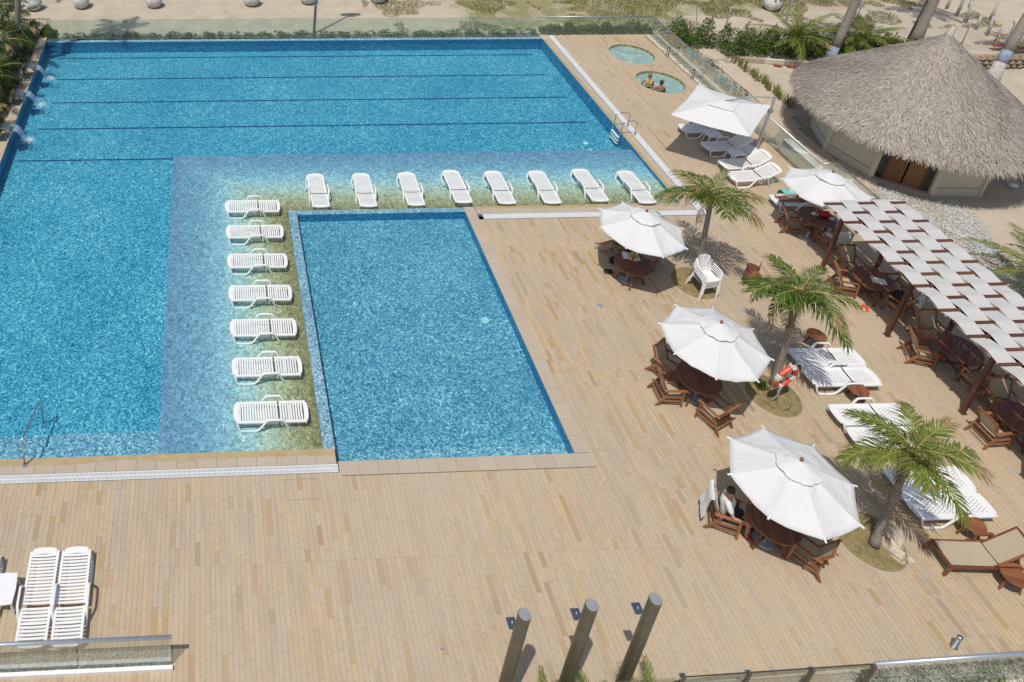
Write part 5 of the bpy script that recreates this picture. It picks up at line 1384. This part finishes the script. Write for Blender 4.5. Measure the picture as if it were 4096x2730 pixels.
b = MB(); b.tube([(0, 0, 0), (0, 0, 7.2)], [.075, .05], 12); b.build("pole", M_gray, t, True)
for s in (-1, 1):
    b = MB(); b.box((.32 * s, 0, 7.2), (.42, .30, .09), Matrix.Rotation(.25 * s, 3, 'Y')); b.build("floodlight", M_gray, t)
b = MB(); b.box((0, -.02, 7.05), (.5, .45, .04)); b.build("bracket_plate", M_gray, t)
for k, (x, y, pl) in enumerate(((-9.28, 40.65, 1), (-6.74, 40.9, 1), (-2.74, 40.95, 0), (2.7, 41.1, 1), (5.92, 41.35, 0), (9.93, 41.4, 1), (32.26, 40.1, 1))):
    t = thing("round_planter", ["white round pot on the sand, first from the left corner", "white round pot on the sand, second from the left corner", "white round pot on the sand above the palm crown's shadow", "white round pot on the sand, just left of the lamp post",
               "white round pot on the sand, at the lamp post", "white round pot on the sand, at the edge of the grass", "white round pot with a green plant, far from the others on the right"][k], "planter", (x, y, -.06), 0, "white round pots on the sand")
    b = MB(); b.lathe([(.20, 0), (.36, .12), (.47, .34), (.46, .52), (.36, .70), (.26, .76), (.24, .72)], 24); b.build("pot", M_pot, t, True)
    if pl:
        n = 160; a = nr.uniform(0, 2 * PI, n); q = nr.uniform(0, .42, n); leaves(np.stack([q * np.cos(a), q * np.sin(a), .72 + nr.uniform(0, .38, n) - q * .25], 1), .14, M_hedge if k == 6 else M_frond, "plant", t)
# iron fence at the far left corner
t = thing("iron_fence", "thin dark iron fence at the pool's far left corner", "fence", (-9.55, 37.35, 0))
for k in range(15):
    b = MB(); b.tube([(k * .125, 0, 0), (k * .125, 0, 1.0), (k * .125, 0, 1.08)], [.009, .009, .002], 5); b.build("bar", M_dark, t)
for z in (.12, .95):
    b = MB(); b.box((.87, 0, z), (1.78, .02, .025)); b.build("rail", M_dark, t)
# lot beyond the hut: low wall, rubble wall, painted stumps, fence posts, frames
t = thing("low_wall", "low rendered kerb wall in front of the flowering hedge", "wall", (26.6, 34.08, -.05), -.157)
for k in range(6):
    b = MB(); b.box((.6 + 1.2 * k, 0, .12), (1.192, .14, .24)); b.build("wall_block", M_plaster if k % 2 else M_coping, t)
for k in range(4):
    o = ob("brick", MB().box((0, 0, 0), (.34, .12, .07)).mesh("brick", plain("red_brick", (.30, .07, .04), .8, .2, 12) if k == 0 else bpy.data.materials["red_brick"]), None, (28.3 + .62 * k, 33.55 - .1 * k, -.01), (0, 0, -.3)); tag(o, ["red brick lying on the sand before the low wall, leftmost", "red brick lying on the sand before the low wall, second", "red brick lying on the sand before the low wall, third", "red brick on the sand nearest the painted palm trunk"][k], "brick", "red bricks on the sand")
t = thing("rubble_wall", "low wall of brown rubble stones behind the leaning palm", "wall", (37.4, 33.2, -.06))
sv = [cached(("rub", q), lambda: (lambda b: mesh_of("stone", [tuple(Vector(v) * (1 + .3 * noise.noise(Vector(v) * 1.3 + Vector((q * 5, 0, 0))))) for v in b.V], b.F, M_rubble))(MB().ball((0, 0, 0), 1, 8, 5))) for q in range(4)]
for r in range(3):
    for k in range(17):
        ob("stone", sv[(k * 3 + r) % 4], t, (k * .34 + .17 * (r % 2), rng.uniform(-.03, .03), .12 + .21 * r), (0, 0, rng.uniform(-.3, .3)), (rng.uniform(.16, .2), .15, rng.uniform(.10, .125)))
b = MB(); b.box((2.8, .12, .33), (5.9, .22, .64)); b.build("wall_core", M_rubble, t)
for k, (x, y, h) in enumerate(((42.6, 40.7, .9), (42.68, 40.05, .95), (42.5, 39.15, 1.15), (42.25, 38.25, 1.35), (42.1, 37.45, .85), (42.05, 36.7, 1.15), (41.9, 35.95, .8), (44.2, 40.2, 1.1), (44.0, 38.6, 1.1))):
    b = MB(); L = rng.uniform(-.14, .14); b.tube([(0, 0, 0), (L * .5, 0, h * .5), (L, .03, h)], [.085, .075, .065], 8); o = b.build("wooden_post", M_trunkw, None, True, loc=(x, y, -.08))
    tag(o, ["whitewashed wooden post, farthest in the row on the right lot", "whitewashed wooden post, second from the far end of the row", "whitewashed wooden post, third from the far end of the row", "tallest whitewashed wooden post in the row", "short crooked whitewashed post right of the roof tip", "thick leaning whitewashed post right of the roof tip", "thin low whitewashed post beside the yellow frame", "whitewashed post behind the row, far one", "whitewashed post behind the row, near one"][k], "post", "whitewashed posts on the right lot")
for k, (x, y) in enumerate(((25.2, 37.6), (27.6, 37.0), (32.1, 38.6), (35.6, 38.0), (39.35, 35.35), (40.85, 34.6))):
    t = thing("fence_post", ["thin bent-top fence post beyond the hot tub corner, leftmost", "thin bent-top fence post in the hedge, second from the left", "thin bent-top fence post above the left feathery palm", "thin bent-top fence post above the right feathery palm", "thin bent-top fence post just right of the roof tip", "thin bent-top fence post beside the leaning palm"][k], "fence post", (x, y, -.08), 0, "bent-top fence posts")
    b = MB(); b.tube([(0, 0, 0), (0, 0, 1.75)], .03, 7); b.build("upright", M_gray, t, True); b = MB(); b.tube([(0, 0, 1.74), (-.26, -.1, 1.98)], .026, 7); b.build("bent_top", M_gray, t, True)
    if k == 0:
        b = MB(); b.bar((0, 0, 1.7), (.9, .0, 1.7), .03, .03); b.bar((.85, 0, 1.7), (1.15, -.25, .0), .03, .03); b.build("brace", M_gray, t)
wf = thing("wire_fence", "thin wire mesh strung between the bent-top posts", "fence", (32.1, 38.6, -.08))
def wire_mesh():
    V = []; F = []; seg = [((0, 0), (3.5, -.6)), ((3.5, -.6), (7.25, -3.25)), ((7.25, -3.25), (8.75, -4.0))]; b = MB(); w = .0035
    for (xa, ya), (xb, yb) in seg:
        L = math.hypot(xb - xa, yb - ya); A = Vector((xa, ya, 0)); D_ = Vector((xb - xa, yb - ya, 0)) / L; n = int(L / .14)
        for i in range(-10, n):
            for s in (0, 1):
                u0, u1 = i * .14, i * .14 + 1.4; z0, z1 = (.05, 1.45) if s == 0 else (1.45, .05)
                if u0 < 0: z0 += (z1 - z0) * (-u0) / 1.4; u0 = 0
                if u1 > L: z1 = z0 + (z1 - z0) * (L - u0) / (u1 - u0); u1 = L
                if u1 - u0 < .05: continue
                p, q = A + D_ * u0 + Vector((0, 0, z0)), A + D_ * u1 + Vector((0, 0, z1)); o_ = Vector((0, 0, w))
                b.add([p - o_, q - o_, q + o_, p + o_], [(0, 1, 2, 3)])
        b.add([A + Vector((0, 0, 1.445)), A + D_ * L + Vector((0, 0, 1.445)), A + D_ * L + Vector((0, 0, 1.46)), A + Vector((0, 0, 1.46))], [(0, 1, 2, 3)])
    return b.mesh("mesh", M_gray)
stuff(ob("mesh", wire_mesh(), wf))
for k, (x, y) in enumerate(((40.75, 34.95), (41.75, 34.6))):
    t = thing("metal_frame", ["yellow and red pipe frame left of the leaning palm's crown", "yellow and red pipe frame at the right edge of the lot"][k], "frame", (x, y, -.05), -.1, "yellow pipe frames")
    for xx in (0, .95):
        b = MB(); b.tube([(xx, 0, 0), (xx, 0, .95)], .025, 6); b.build("upright", M_yellow, t, True)
    b = MB(); b.tube([(0, 0, .95), (.95, 0, .95)], .022, 6); b.build("cross_bar", M_redpaint if k == 0 else M_yellow, t, True)
    b = MB(); b.box((.5, .1, .3), (1.1, .3, .04)); b.build("shelf", M_redpaint, t)
t = thing("metal_frame", "small dark red pipe frame peeking out right of the roof tip", "frame", (37.6, 34.4, -.05), .3)
b = MB(); b.tube([(0, 0, 0), (0, 0, 1.3), (-.6, 0, 1.3), (-.6, 0, 0)], .03, 6); b.build("pipe", M_redpaint, t, True)
b = MB(); b.tube([(0, 0, 0), (.75, .35, 4.2)], .045, 8); o = b.build("leaning_pole", M_dark, None, True, loc=(36.95, 36.0, -.05)); tag(o, "thin dark leaning pole left of the tall palm behind the roof", "pole")
rock_ = MB().ball((0, 0, 0), .16, 10, 6, (1.2, .8, .5)); tag(rock_.build("buoy", M_white, None, True, loc=(31.3, 23.9, .03)), "pale oval stone lying on the sand right of the hut", "stone")

# ------------------------------------------------------------------ life ring, hose, towels and other belongings
t = thing("life_ring_post", "pale post carrying the ring, in the middle planting bed", "post", (15.68, 14.74, 0))
b = MB(); b.tube([(0, 0, 0), (.0, .02, 1.45)], .03, 8); b.build("post", M_trunkw, t, True)
b = MB(); b.tube([(0, .04, 1.28), (0, -.09, 1.30)], .012, 6); b.build("hook", M_steel, t)
t = thing("life_ring", "orange life ring with white bands hung on the pale post", "life ring", (15.62, 14.70, 1.02), .55, None)
t.rotation_euler = (.12, 0, .25)
for k in range(8):
    b = MB(); P = []
    a0, a1 = 2 * PI * k / 8 + (0 if k % 2 == 0 else .28), 2 * PI * (k + 1) / 8 + (.28 if k % 2 == 0 else 0)
    P = [(.30 * math.cos(a), 0, .36 * math.sin(a)) for a in np.linspace(a0, a1, 7)]
    b.tube(P, .072, 8); b.build("ring_segment" if k % 2 == 0 else "white_band", M_orange if k % 2 == 0 else M_white, t, True)
b = MB(); b.tube([(.39 * math.cos(a), -.02, .46 * math.sin(a) - .05 * abs(math.sin(2 * a))) for a in np.linspace(0, 2 * PI, 25)], .009, 5); b.tube([(.05, -.06, -.30), (-.08, -.08, -.5), (.0, -.1, -.7), (-.12, -.1, -.78)], .012, 5); b.build("rope", M_rope, t, True)
t = thing("checked_cloth", "black and white checked cloth hanging at the life ring post's top", "cloth", (15.80, 14.80, 1.30), .3)
for i in range(5):
    for j in range(6):
        b = MB(); b.box((.0 + .045 * i, -.02 * j * .4, -.05 * j), (.044, .006, .049)); b.build("square", M_navy if (i + j) % 2 else M_towel, t)
b = MB(); b.tube(smooth_path([(15.42, 14.62, .02), (15.35, 14.85, .03), (15.45, 14.55, .03), (15.7, 14.42, .03), (15.98, 14.55, .03), (15.92, 14.8, .03), (15.80, 14.86, .03)], 5), .012, 5); tag(b.build("garden_hose", M_hose, None, True), "thin dark hose lying in a loop around the life ring post", "hose")

def draped(name, label, cat, mat, profile, w, loc, rz, wav=.02, group=None, seed=0):
    """cloth following a side profile (x, z), with waves across its width"""
    P = [(p.x, p.z) for p in smooth_path([(x, 0, z) for x, z in profile], 4)]; V = []; n = 8
    for i, (x, z) in enumerate(P):
        for j in range(n + 1):
            y = w * (j / n - .5) * (1 - .1 * math.sin(i * .5 + seed)); k = wav * noise.noise((i * .25 + seed, j * .6, seed)); V.append((x + k, y, z + k))
    m = len(P); F = [(i * (n + 1) + j, (i + 1) * (n + 1) + j, (i + 1) * (n + 1) + j + 1, i * (n + 1) + j + 1) for i in range(m - 1) for j in range(n)]
    b0 = len(V); V += [(x + .006, y, z + .01) for x, y, z in V]; F += [tuple(q + b0 for q in reversed(f)) for f in F]
    o = ob(name, mesh_of(name, V, F, mat, smooth=True), None, loc, (0, 0, rz)); return tag(o, label, cat, group)
g = "towels over chairs"
BP = [(-.22, .55), (-.30, .75), (-.40, .965), (-.46, .90), (-.47, .55), (-.52, .25)]
draped("towel", "white towel over the back of the seated person's chair", "towel", M_towel, BP, .52, (12.22, 11.50, 0), face(12.22, 11.5, 13.02, 11.09), .03, g, 1)
draped("towel", "white towel over the chair beside the first pergola post", "towel", M_towel, [(-.26, .66), (-.40, .965), (-.46, .9), (-.48, .5)], .46, (21.50, 20.76, 0), face(21.5, 20.76, 21.45, 21.46), .03, g, 2)
draped("towel", "white and blue towel over the chair holding a black bag", "towel", M_towel, [(-.2, .5), (-.40, .965), (-.46, .9), (-.47, .6)], .50, (21.62, 17.80, 0), face(21.62, 17.8, 21.3, 18.48), .03, g, 3)
draped("towel", "pale cloth over the chair behind the straw hat table", "towel", M_towel, [(-.28, .7), (-.40, .965), (-.46, .9), (-.49, .35)], .48, (14.78, 20.15, 0), -2.3, .03, g, 4)
draped("towel", "teal towel draped over the far edge of the occupied lounger", "towel", M_teal, [(-.25, .34), (-.1, .40), (.1, .42), (.28, .36), (.36, .15)], .5, (21.75, 23.15, 0), PI / 2, .05, g, 5)
def lump(name, label, cat, mat, loc, s, seed, rz=0):
    b = MB(); b.ball((0, 0, 0), 1, 14, 9); V = []
    for v in b.V:
        v = Vector(v); k = 1 + .28 * noise.noise(v * 1.4 + Vector((seed * 7, 1, 0))) + .1 * noise.noise(v * 3 + Vector((0, seed, 0))); V.append((v.x * k * s[0], v.y * k * s[1], max(v.z, -.8) * k * s[2]))
    return tag(ob(name, mesh_of(name, V, b.F, mat, smooth=True), None, loc, (0, 0, rz)), label, cat)
lump("backpack", "black bag lying on a wooden chair under the pergola", "bag", M_black, (21.60, 17.86, .56), (.22, .20, .22), 1)
lump("bag", "red bag on the round table under the parasol near the hut", "bag", M_red, (21.72, 21.48, .82), (.20, .14, .11), 2, .3)
lump("bag", "crumpled silver wrapper beside the red bag on the table", "wrapper", M_alu, (21.80, 21.28, .78), (.11, .08, .05), 3)
lump("bag", "white folded cloth left of the red bag on the table", "cloth", M_towel, (21.40, 21.55, .78), (.11, .09, .05), 4)
lump("bag", "small black bag on the deck beside the straw hat table", "bag", M_black, (13.62, 20.22, .12), (.10, .09, .14), 5)
lump("sandals", "dark sandals lying in the shade left of the straw hat table", "sandals", M_black, (13.30, 19.78, .045), (.15, .11, .05), 6)
lump("clothes", "folded blue and white clothes on the towel chair by the first post", "clothes", M_towel, (21.50, 20.85, .44), (.17, .15, .08), 7)
b = MB(); V = []
for i in range(7):
    for j in range(9): V.append((-.26 + .52 * j / 8, -.17 + .34 * i / 6 + .03 * math.sin(j), .748 + .012 * abs(noise.noise((i * .8, j * .8, 3)))))
tag(ob("white_cloth", mesh_of("white_cloth", V, [(i * 9 + j, i * 9 + j + 1, (i + 1) * 9 + j + 1, (i + 1) * 9 + j) for i in range(6) for j in range(8)], M_towel, smooth=True), None, (13.86, 19.68, 0), (0, 0, -.25)), "white cloth spread on the table under the straw hat", "cloth")
t = thing("straw_hat", "straw hat with dark band on the white cloth", "hat", (13.93, 19.68, .765), .4)
b = MB(); b.lathe([(.16, .0), (.165, .012), (.09, .022), (.085, .09), (.06, .11), (.0, .108)], 24, cap=False); b.build("straw", M_straw, t, True)
b = MB(); b.lathe([(.0915, .024), (.0905, .05)], 24, cap=False); b.build("band", M_navy, t, True)
V = []
for i in range(5):
    for j in range(6): V.append((-.2 + .4 * j / 5, -.14 + .28 * i / 4, .748 + .012 * abs(noise.noise((i * 1.1, j * 1.1, 9)))))
tag(ob("newspaper", mesh_of("newspaper", V, [(i * 6 + j, i * 6 + j + 1, (i + 1) * 6 + j + 1, (i + 1) * 6 + j) for i in range(4) for j in range(5)], M_towel), None, (21.24, 18.36, 0), (0, 0, -.4)), "white paper lying on the shaded pergola table", "paper")
for k, (x, y, a) in enumerate(((20.70, 18.02, .5), (20.78, 17.92, .9))):
    t = thing("flip_flop", ["orange flip-flop by the pergola's sunlit edge, left one", "orange flip-flop by the pergola's sunlit edge, right one"][k], "sandal", (x, y, .004), a, "pair of orange flip-flops")
    b = MB(); b.prism([(-.14, -.035), (0, -.03), (.1, -.05), (.15, 0), (.1, .05), (0, .03), (-.14, .035)], 0, .025); b.build("sole", M_orange, t); b = MB(); b.tube([(0, -.035, .02), (.06, 0, .06), (0, .035, .02)], .008, 5); b.build("strap", M_orange, t)

# ------------------------------------------------------------------ people (skin-modifier bodies grown on a posed skeleton)
def skin(name, J, E, mat, parent, sub=2):
    me = bpy.data.meshes.new(name); names = list(J); ix = {k: i for i, k in enumerate(names)}
    me.from_pydata([J[k][0] for k in names], [(ix[a], ix[c]) for a, c in E], []); me.materials.append(mat); o = ob(name, me, parent)
    m = o.modifiers.new("skin", 'SKIN'); m.use_smooth_shade = True
    for i, k in enumerate(names):
        d = me.skin_vertices[0].data[i]; r = J[k][1]; d.radius = (r, r) if not isinstance(r, tuple) else r; d.use_root = (i == 0)
    s = o.modifiers.new("sub", 'SUBSURF'); s.levels = sub; s.render_levels = sub; return o
def V3(a, b, t): return tuple(a[i] + (b[i] - a[i]) * t for i in range(3))
def add_hand(J, E, w, side, wrist, d, dn, r=.009):
    """palm and five unequal bent fingers; d: pointing direction, dn: palm-down direction"""
    d = Vector(d).normalized(); dn = Vector(dn).normalized(); lat = d.cross(dn).normalized() * side; p0 = Vector(wrist)
    J[w + "palm"] = (tuple(p0 + d * .055), (.036, .016)); E.append((w, w + "palm"))
    for i, (o_, L) in enumerate(((-.030, .062), (-.010, .075), (.010, .070), (.030, .055))):
        k = p0 + d * .09 + lat * o_; J[f"{w}k{i}"] = (tuple(k), r); E.append((w + "palm", f"{w}k{i}"))
        m = k + d * L * .55 + dn * .008; J[f"{w}m{i}"] = (tuple(m), r * .9); E.append((f"{w}k{i}", f"{w}m{i}"))
        J[f"{w}t{i}"] = (tuple(m + d * L * .35 + dn * .022), r * .75); E.append((f"{w}m{i}", f"{w}t{i}"))
    th = p0 + d * .035 - lat * .045; J[w + "th"] = (tuple(th), r * 1.1); E.append((w + "palm", w + "th")); J[w + "tt"] = (tuple(th + d * .045 - lat * .01 + dn * .012), r * .85); E.append((w + "th", w + "tt"))
def head_parts(parent, c, s, hairm, long=False, yaw=0.0):
    h = ob("hair", None, parent, c, (0, 0, yaw))
    b = MB(); b.ball((-.012, 0, .022), .103 * s, 16, 10, (1.06, .88, 1.05)); V = []
    for v in b.V: V.append((v[0] if v[0] < .045 else .045 + (v[0] - .045) * .3, v[1], v[2] if (v[2] > -.02 or v[0] < -.02) else -.02))
    ob("hair_cap", mesh_of("hair_cap", V, b.F, hairm, smooth=True), h)
    if long:
        b = MB(); b.ball((-.10, 0, .06), .05 * s, 10, 7); b.build("hair_bun", hairm, h, True)
    for s_ in (-1, 1):
        b = MB(); b.ball((.086 * s, .033 * s_, .0), .011, 8, 6); b.build("eye", M_white, h, True)
        b = MB(); b.ball((.0, .082 * s_, -.01), .022, 8, 6, (.7, .4, 1.2)); b.build("ear", M_skin, h, True)
    b = MB(); b.ball((.10 * s, 0, -.018), .016, 8, 6, (1, .7, 1.4)); b.build("nose", M_skin, h, True)
    b = MB(); b.ball((.088 * s, 0, -.055), .02, 8, 6, (.4, 1.1, .35)); b.build("mouth", M_redpaint, h, True)
def seated(name, label, loc, rz, skinm, hairm, legs, arms, lean=-.10, head_yaw=0.):
    """legs/arms: lists for right(-1) and left(+1): (knee, ankle, toe) / (elbow, wrist, hand direction)"""
    t = thing(name, label, "person", loc, rz); J = {}; E = []
    J["pel"] = ((0, 0, .47), (.13, .15)); J["bel"] = ((lean * .25, 0, .62), (.12, .145)); J["ches"] = ((lean * .7, 0, .84), (.125, .17)); J["nb"] = ((lean, 0, .98), (.075, .09)); J["nk"] = ((lean + .015, 0, 1.05), .052)
    J["hd"] = ((lean + .03, 0, 1.13), (.078, .074)); J["ht"] = ((lean + .03, 0, 1.22), (.085, .078))
    E += [("pel", "bel"), ("bel", "ches"), ("ches", "nb"), ("nb", "nk"), ("nk", "hd"), ("hd", "ht")]
    for i, s in enumerate((-1, 1)):
        k, a, q = legs[i]; H = f"h{s}"
        J[H] = ((.04, .10 * s, .46), .088); J[f"tm{s}"] = (V3((.04, .10 * s, .46), k, .5), .075); J[f"k{s}"] = (k, .056); J[f"c{s}"] = (V3(k, a, .35), .052); J[f"a{s}"] = (a, .036); J[f"q{s}"] = (q, .030)
        E += [("pel", H), (H, f"tm{s}"), (f"tm{s}", f"k{s}"), (f"k{s}", f"c{s}"), (f"c{s}", f"a{s}"), (f"a{s}", f"q{s}")]
        e, w, d = arms[i]; S = (lean * .95, .185 * s, .945)
        J[f"s{s}"] = (S, .058); J[f"e{s}"] = (e, .040); J[f"w{s}"] = (w, .026); E += [("nb", f"s{s}"), (f"s{s}", f"e{s}"), (f"e{s}", f"w{s}")]; add_hand(J, E, f"w{s}", s, w, d, (0, 0, -1))
    skin("body", J, E, skinm, t); head_parts(t, (lean + .03, 0, 1.19), 1.0, hairm, False, head_yaw)
    return t, J
p, J = seated("person", "person in white shirt and dark shorts seated in a wooden chair", (12.22, 11.50, -.045), face(12.22, 11.5, 13.02, 11.09), M_skin, M_hair,
              [((.44, -.13, .50), (.47, -.14, .10), (.62, -.15, .065)), ((.46, .12, .50), (.50, .13, .10), (.65, .14, .065))], [((.06, -.30, .70), (.30, -.28, .685), (1, 0, -.1)), ((.14, .27, .76), (.38, .22, .78), (1, -.1, 0))])
def garment(name, J, keys, E, grow, mat, parent):
    K = {k: (J[k][0], tuple(r + grow for r in J[k][1]) if isinstance(J[k][1], tuple) else J[k][1] + grow) for k in keys}; return skin(name, K, E, mat, parent)
J2 = dict(J)
for s in (-1, 1): J2[f"se{s}"] = (V3(J[f"s{s}"][0], J[f"e{s}"][0], .72), .050); J2[f"te{s}"] = (V3(J[f"h{s}"][0], J[f"k{s}"][0], .8), .066)
garment("shirt", J2, ["bel", "pel", "ches", "nb", "s-1", "s1", "se-1", "se1"], [("pel", "bel"), ("bel", "ches"), ("ches", "nb"), ("nb", "s-1"), ("nb", "s1"), ("s-1", "se-1"), ("s1", "se1")], .014, M_shirt, p)
garment("shorts", J2, ["pel", "h-1", "h1", "tm-1", "tm1", "te-1", "te1"], [("pel", "h-1"), ("pel", "h1"), ("h-1", "tm-1"), ("h1", "tm1"), ("tm-1", "te-1"), ("tm1", "te1")], .020, M_navy, p)
for s in (-1, 1):
    q, a = Vector(J[f"q{s}"][0]), Vector(J[f"a{s}"][0]); b = MB(); b.tube([(a.x - .05, a.y, .075), (a.x + .05, a.y, .085), (q.x + .04, q.y, .07)], [.04, .045, .03], 8, (1, .8)); b.build("shoe", M_red, p, True)
p, J = seated("person", "tanned person under the far parasol, only crossed bare legs showing", (14.15, 20.50, -.045), PI, M_skinb, M_hair,
              [((.36, -.16, .60), (.72, -.30, .34), (.88, -.36, .36)), ((.44, .02, .52), (.52, -.24, .08), (.66, -.30, .065))], [((.06, -.30, .70), (.30, -.28, .67), (1, 0, -.1)), ((.06, .30, .70), (.30, .28, .67), (1, 0, -.1))])
J2 = dict(J)
for s in (-1, 1): J2[f"se{s}"] = (V3(J[f"s{s}"][0], J[f"e{s}"][0], .6), .050)
garment("shirt", J2, ["pel", "bel", "ches", "nb", "s-1", "s1", "se-1", "se1"], [("pel", "bel"), ("bel", "ches"), ("ches", "nb"), ("nb", "s-1"), ("nb", "s1"), ("s-1", "se-1"), ("s1", "se1")], .014, M_towel, p)
garment("shorts", J, ["pel", "h-1", "h1", "tm-1", "tm1"], [("pel", "h-1"), ("pel", "h1"), ("h-1", "tm-1"), ("h1", "tm1")], .016, M_navy, p)
# person lying on a lounger; local +x runs from feet to head
t = thing("person", "person lying on a lounger beneath the parasol near the hut, legs showing", "person", (21.05, 22.95, 0), -.02); J = {}; E = []
J["pel"] = ((.98, 0, .41), (.14, .10)); J["bel"] = ((1.14, 0, .44), (.13, .10)); J["ches"] = ((1.36, 0, .54), (.16, .11)); J["nb"] = ((1.50, 0, .60), .08); J["nk"] = ((1.58, 0, .64), .05); J["hd"] = ((1.66, 0, .69), .075); J["ht"] = ((1.75, 0, .73), .08)
E += [("pel", "bel"), ("bel", "ches"), ("ches", "nb"), ("nb", "nk"), ("nk", "hd"), ("hd", "ht")]
for s in (-1, 1):
    J[f"h{s}"] = ((.92, .10 * s, .40), .088); J[f"k{s}"] = ((.50, .11 * s, .385), .055); J[f"c{s}"] = ((.34, .11 * s, .365), .052); J[f"a{s}"] = ((.08, .10 * s, .345), .034); J[f"q{s}"] = ((.02, .13 * s, .45), .026)
    E += [("pel", f"h{s}"), (f"h{s}", f"k{s}"), (f"k{s}", f"c{s}"), (f"c{s}", f"a{s}"), (f"a{s}", f"q{s}")]
    J[f"s{s}"] = ((1.47, .18 * s, .58), .055); J[f"e{s}"] = ((1.22, .27 * s, .47), .04); J[f"w{s}"] = ((1.0, .26 * s, .43), .026); E += [("nb", f"s{s}"), (f"s{s}", f"e{s}"), (f"e{s}", f"w{s}")]; add_hand(J, E, f"w{s}", s, (1.0, .26 * s, .43), (-1, 0, -.15), (0, 0, -1))
skin("body", J, E, M_skinb, t); head_parts(t, (1.72, 0, .72), 1.0, M_hair)
garment("swim_shorts", J, ["pel", "h-1", "h1"], [("pel", "h-1"), ("pel", "h1")], .018, M_navy, t)
# two bathers in the near hot tub, seen from behind, water to the chest; +x is the way they face
def bather(label, loc, rz, skinm, hairm, h, long):
    t = thing("person", label, "person", loc, rz); J = {}; E = []
    J["pel"] = ((0, 0, -.30), (.13, .15)); J["bel"] = ((0, 0, -.16), (.11, .13)); J["ches"] = ((.0, 0, .06), (.115, .155)); J["nb"] = ((0, 0, .20), (.07, .085)); J["nk"] = ((.01, 0, .27), .05); J["hd"] = ((.03, 0, .345), .075); J["ht"] = ((.03, 0, .43), .08)
    E += [("pel", "bel"), ("bel", "ches"), ("ches", "nb"), ("nb", "nk"), ("nk", "hd"), ("hd", "ht")]
    for s in (-1, 1):
        J[f"s{s}"] = ((0, .175 * s, .165), .055); J[f"e{s}"] = ((.06, .25 * s, -.06), .04); J[f"w{s}"] = ((.25, .22 * s, -.13), .026); E += [("nb", f"s{s}"), (f"s{s}", f"e{s}"), (f"e{s}", f"w{s}")]; add_hand(J, E, f"w{s}", s, (.25, .22 * s, -.13), (1, 0, 0), (0, 0, -1))
        J[f"h{s}"] = ((.04, .10 * s, -.32), .085); J[f"k{s}"] = ((.44, .11 * s, -.30), .055); J[f"a{s}"] = ((.46, .11 * s, -.68), .036); J[f"q{s}"] = ((.6, .12 * s, -.70), .028); E += [("pel", f"h{s}"), (f"h{s}", f"k{s}"), (f"k{s}", f"a{s}"), (f"a{s}", f"q{s}")]
    for k in J: J[k] = ((J[k][0][0], J[k][0][1], J[k][0][2] + h), J[k][1])
    skin("body", J, E, skinm, t); head_parts(t, (.03, 0, .405 + h), 1.0, hairm, long); return t, J
p, J = bather("bather with hair tied up and a black and yellow swimsuit, in the hot tub", (20.80, 31.78, -.02), 1.15, M_skin, M_hairb, .10, True)
garment("swimsuit", J, ["pel", "bel", "ches"], [("pel", "bel"), ("bel", "ches")], .006, M_black, p)
b = MB()
for s in (-1, 1): b.tube([(-.125, .02 * s, .10), (-.115, .09 * s, .22), (-.03, .12 * s, .335), (.06, .10 * s, .27)], .014, 6)
b.build("straps", M_neon, p, True)
b = MB(); b.tube([(-.06, -.15, .03), (-.13, 0, .02), (-.06, .15, .03)], .014, 6); b.build("trim", M_neon, p, True)
bather("bather with short dark hair leaning on the near rim of the hot tub", (21.12, 31.30, -.02), 1.35, M_skinb, M_hair, .02, False)
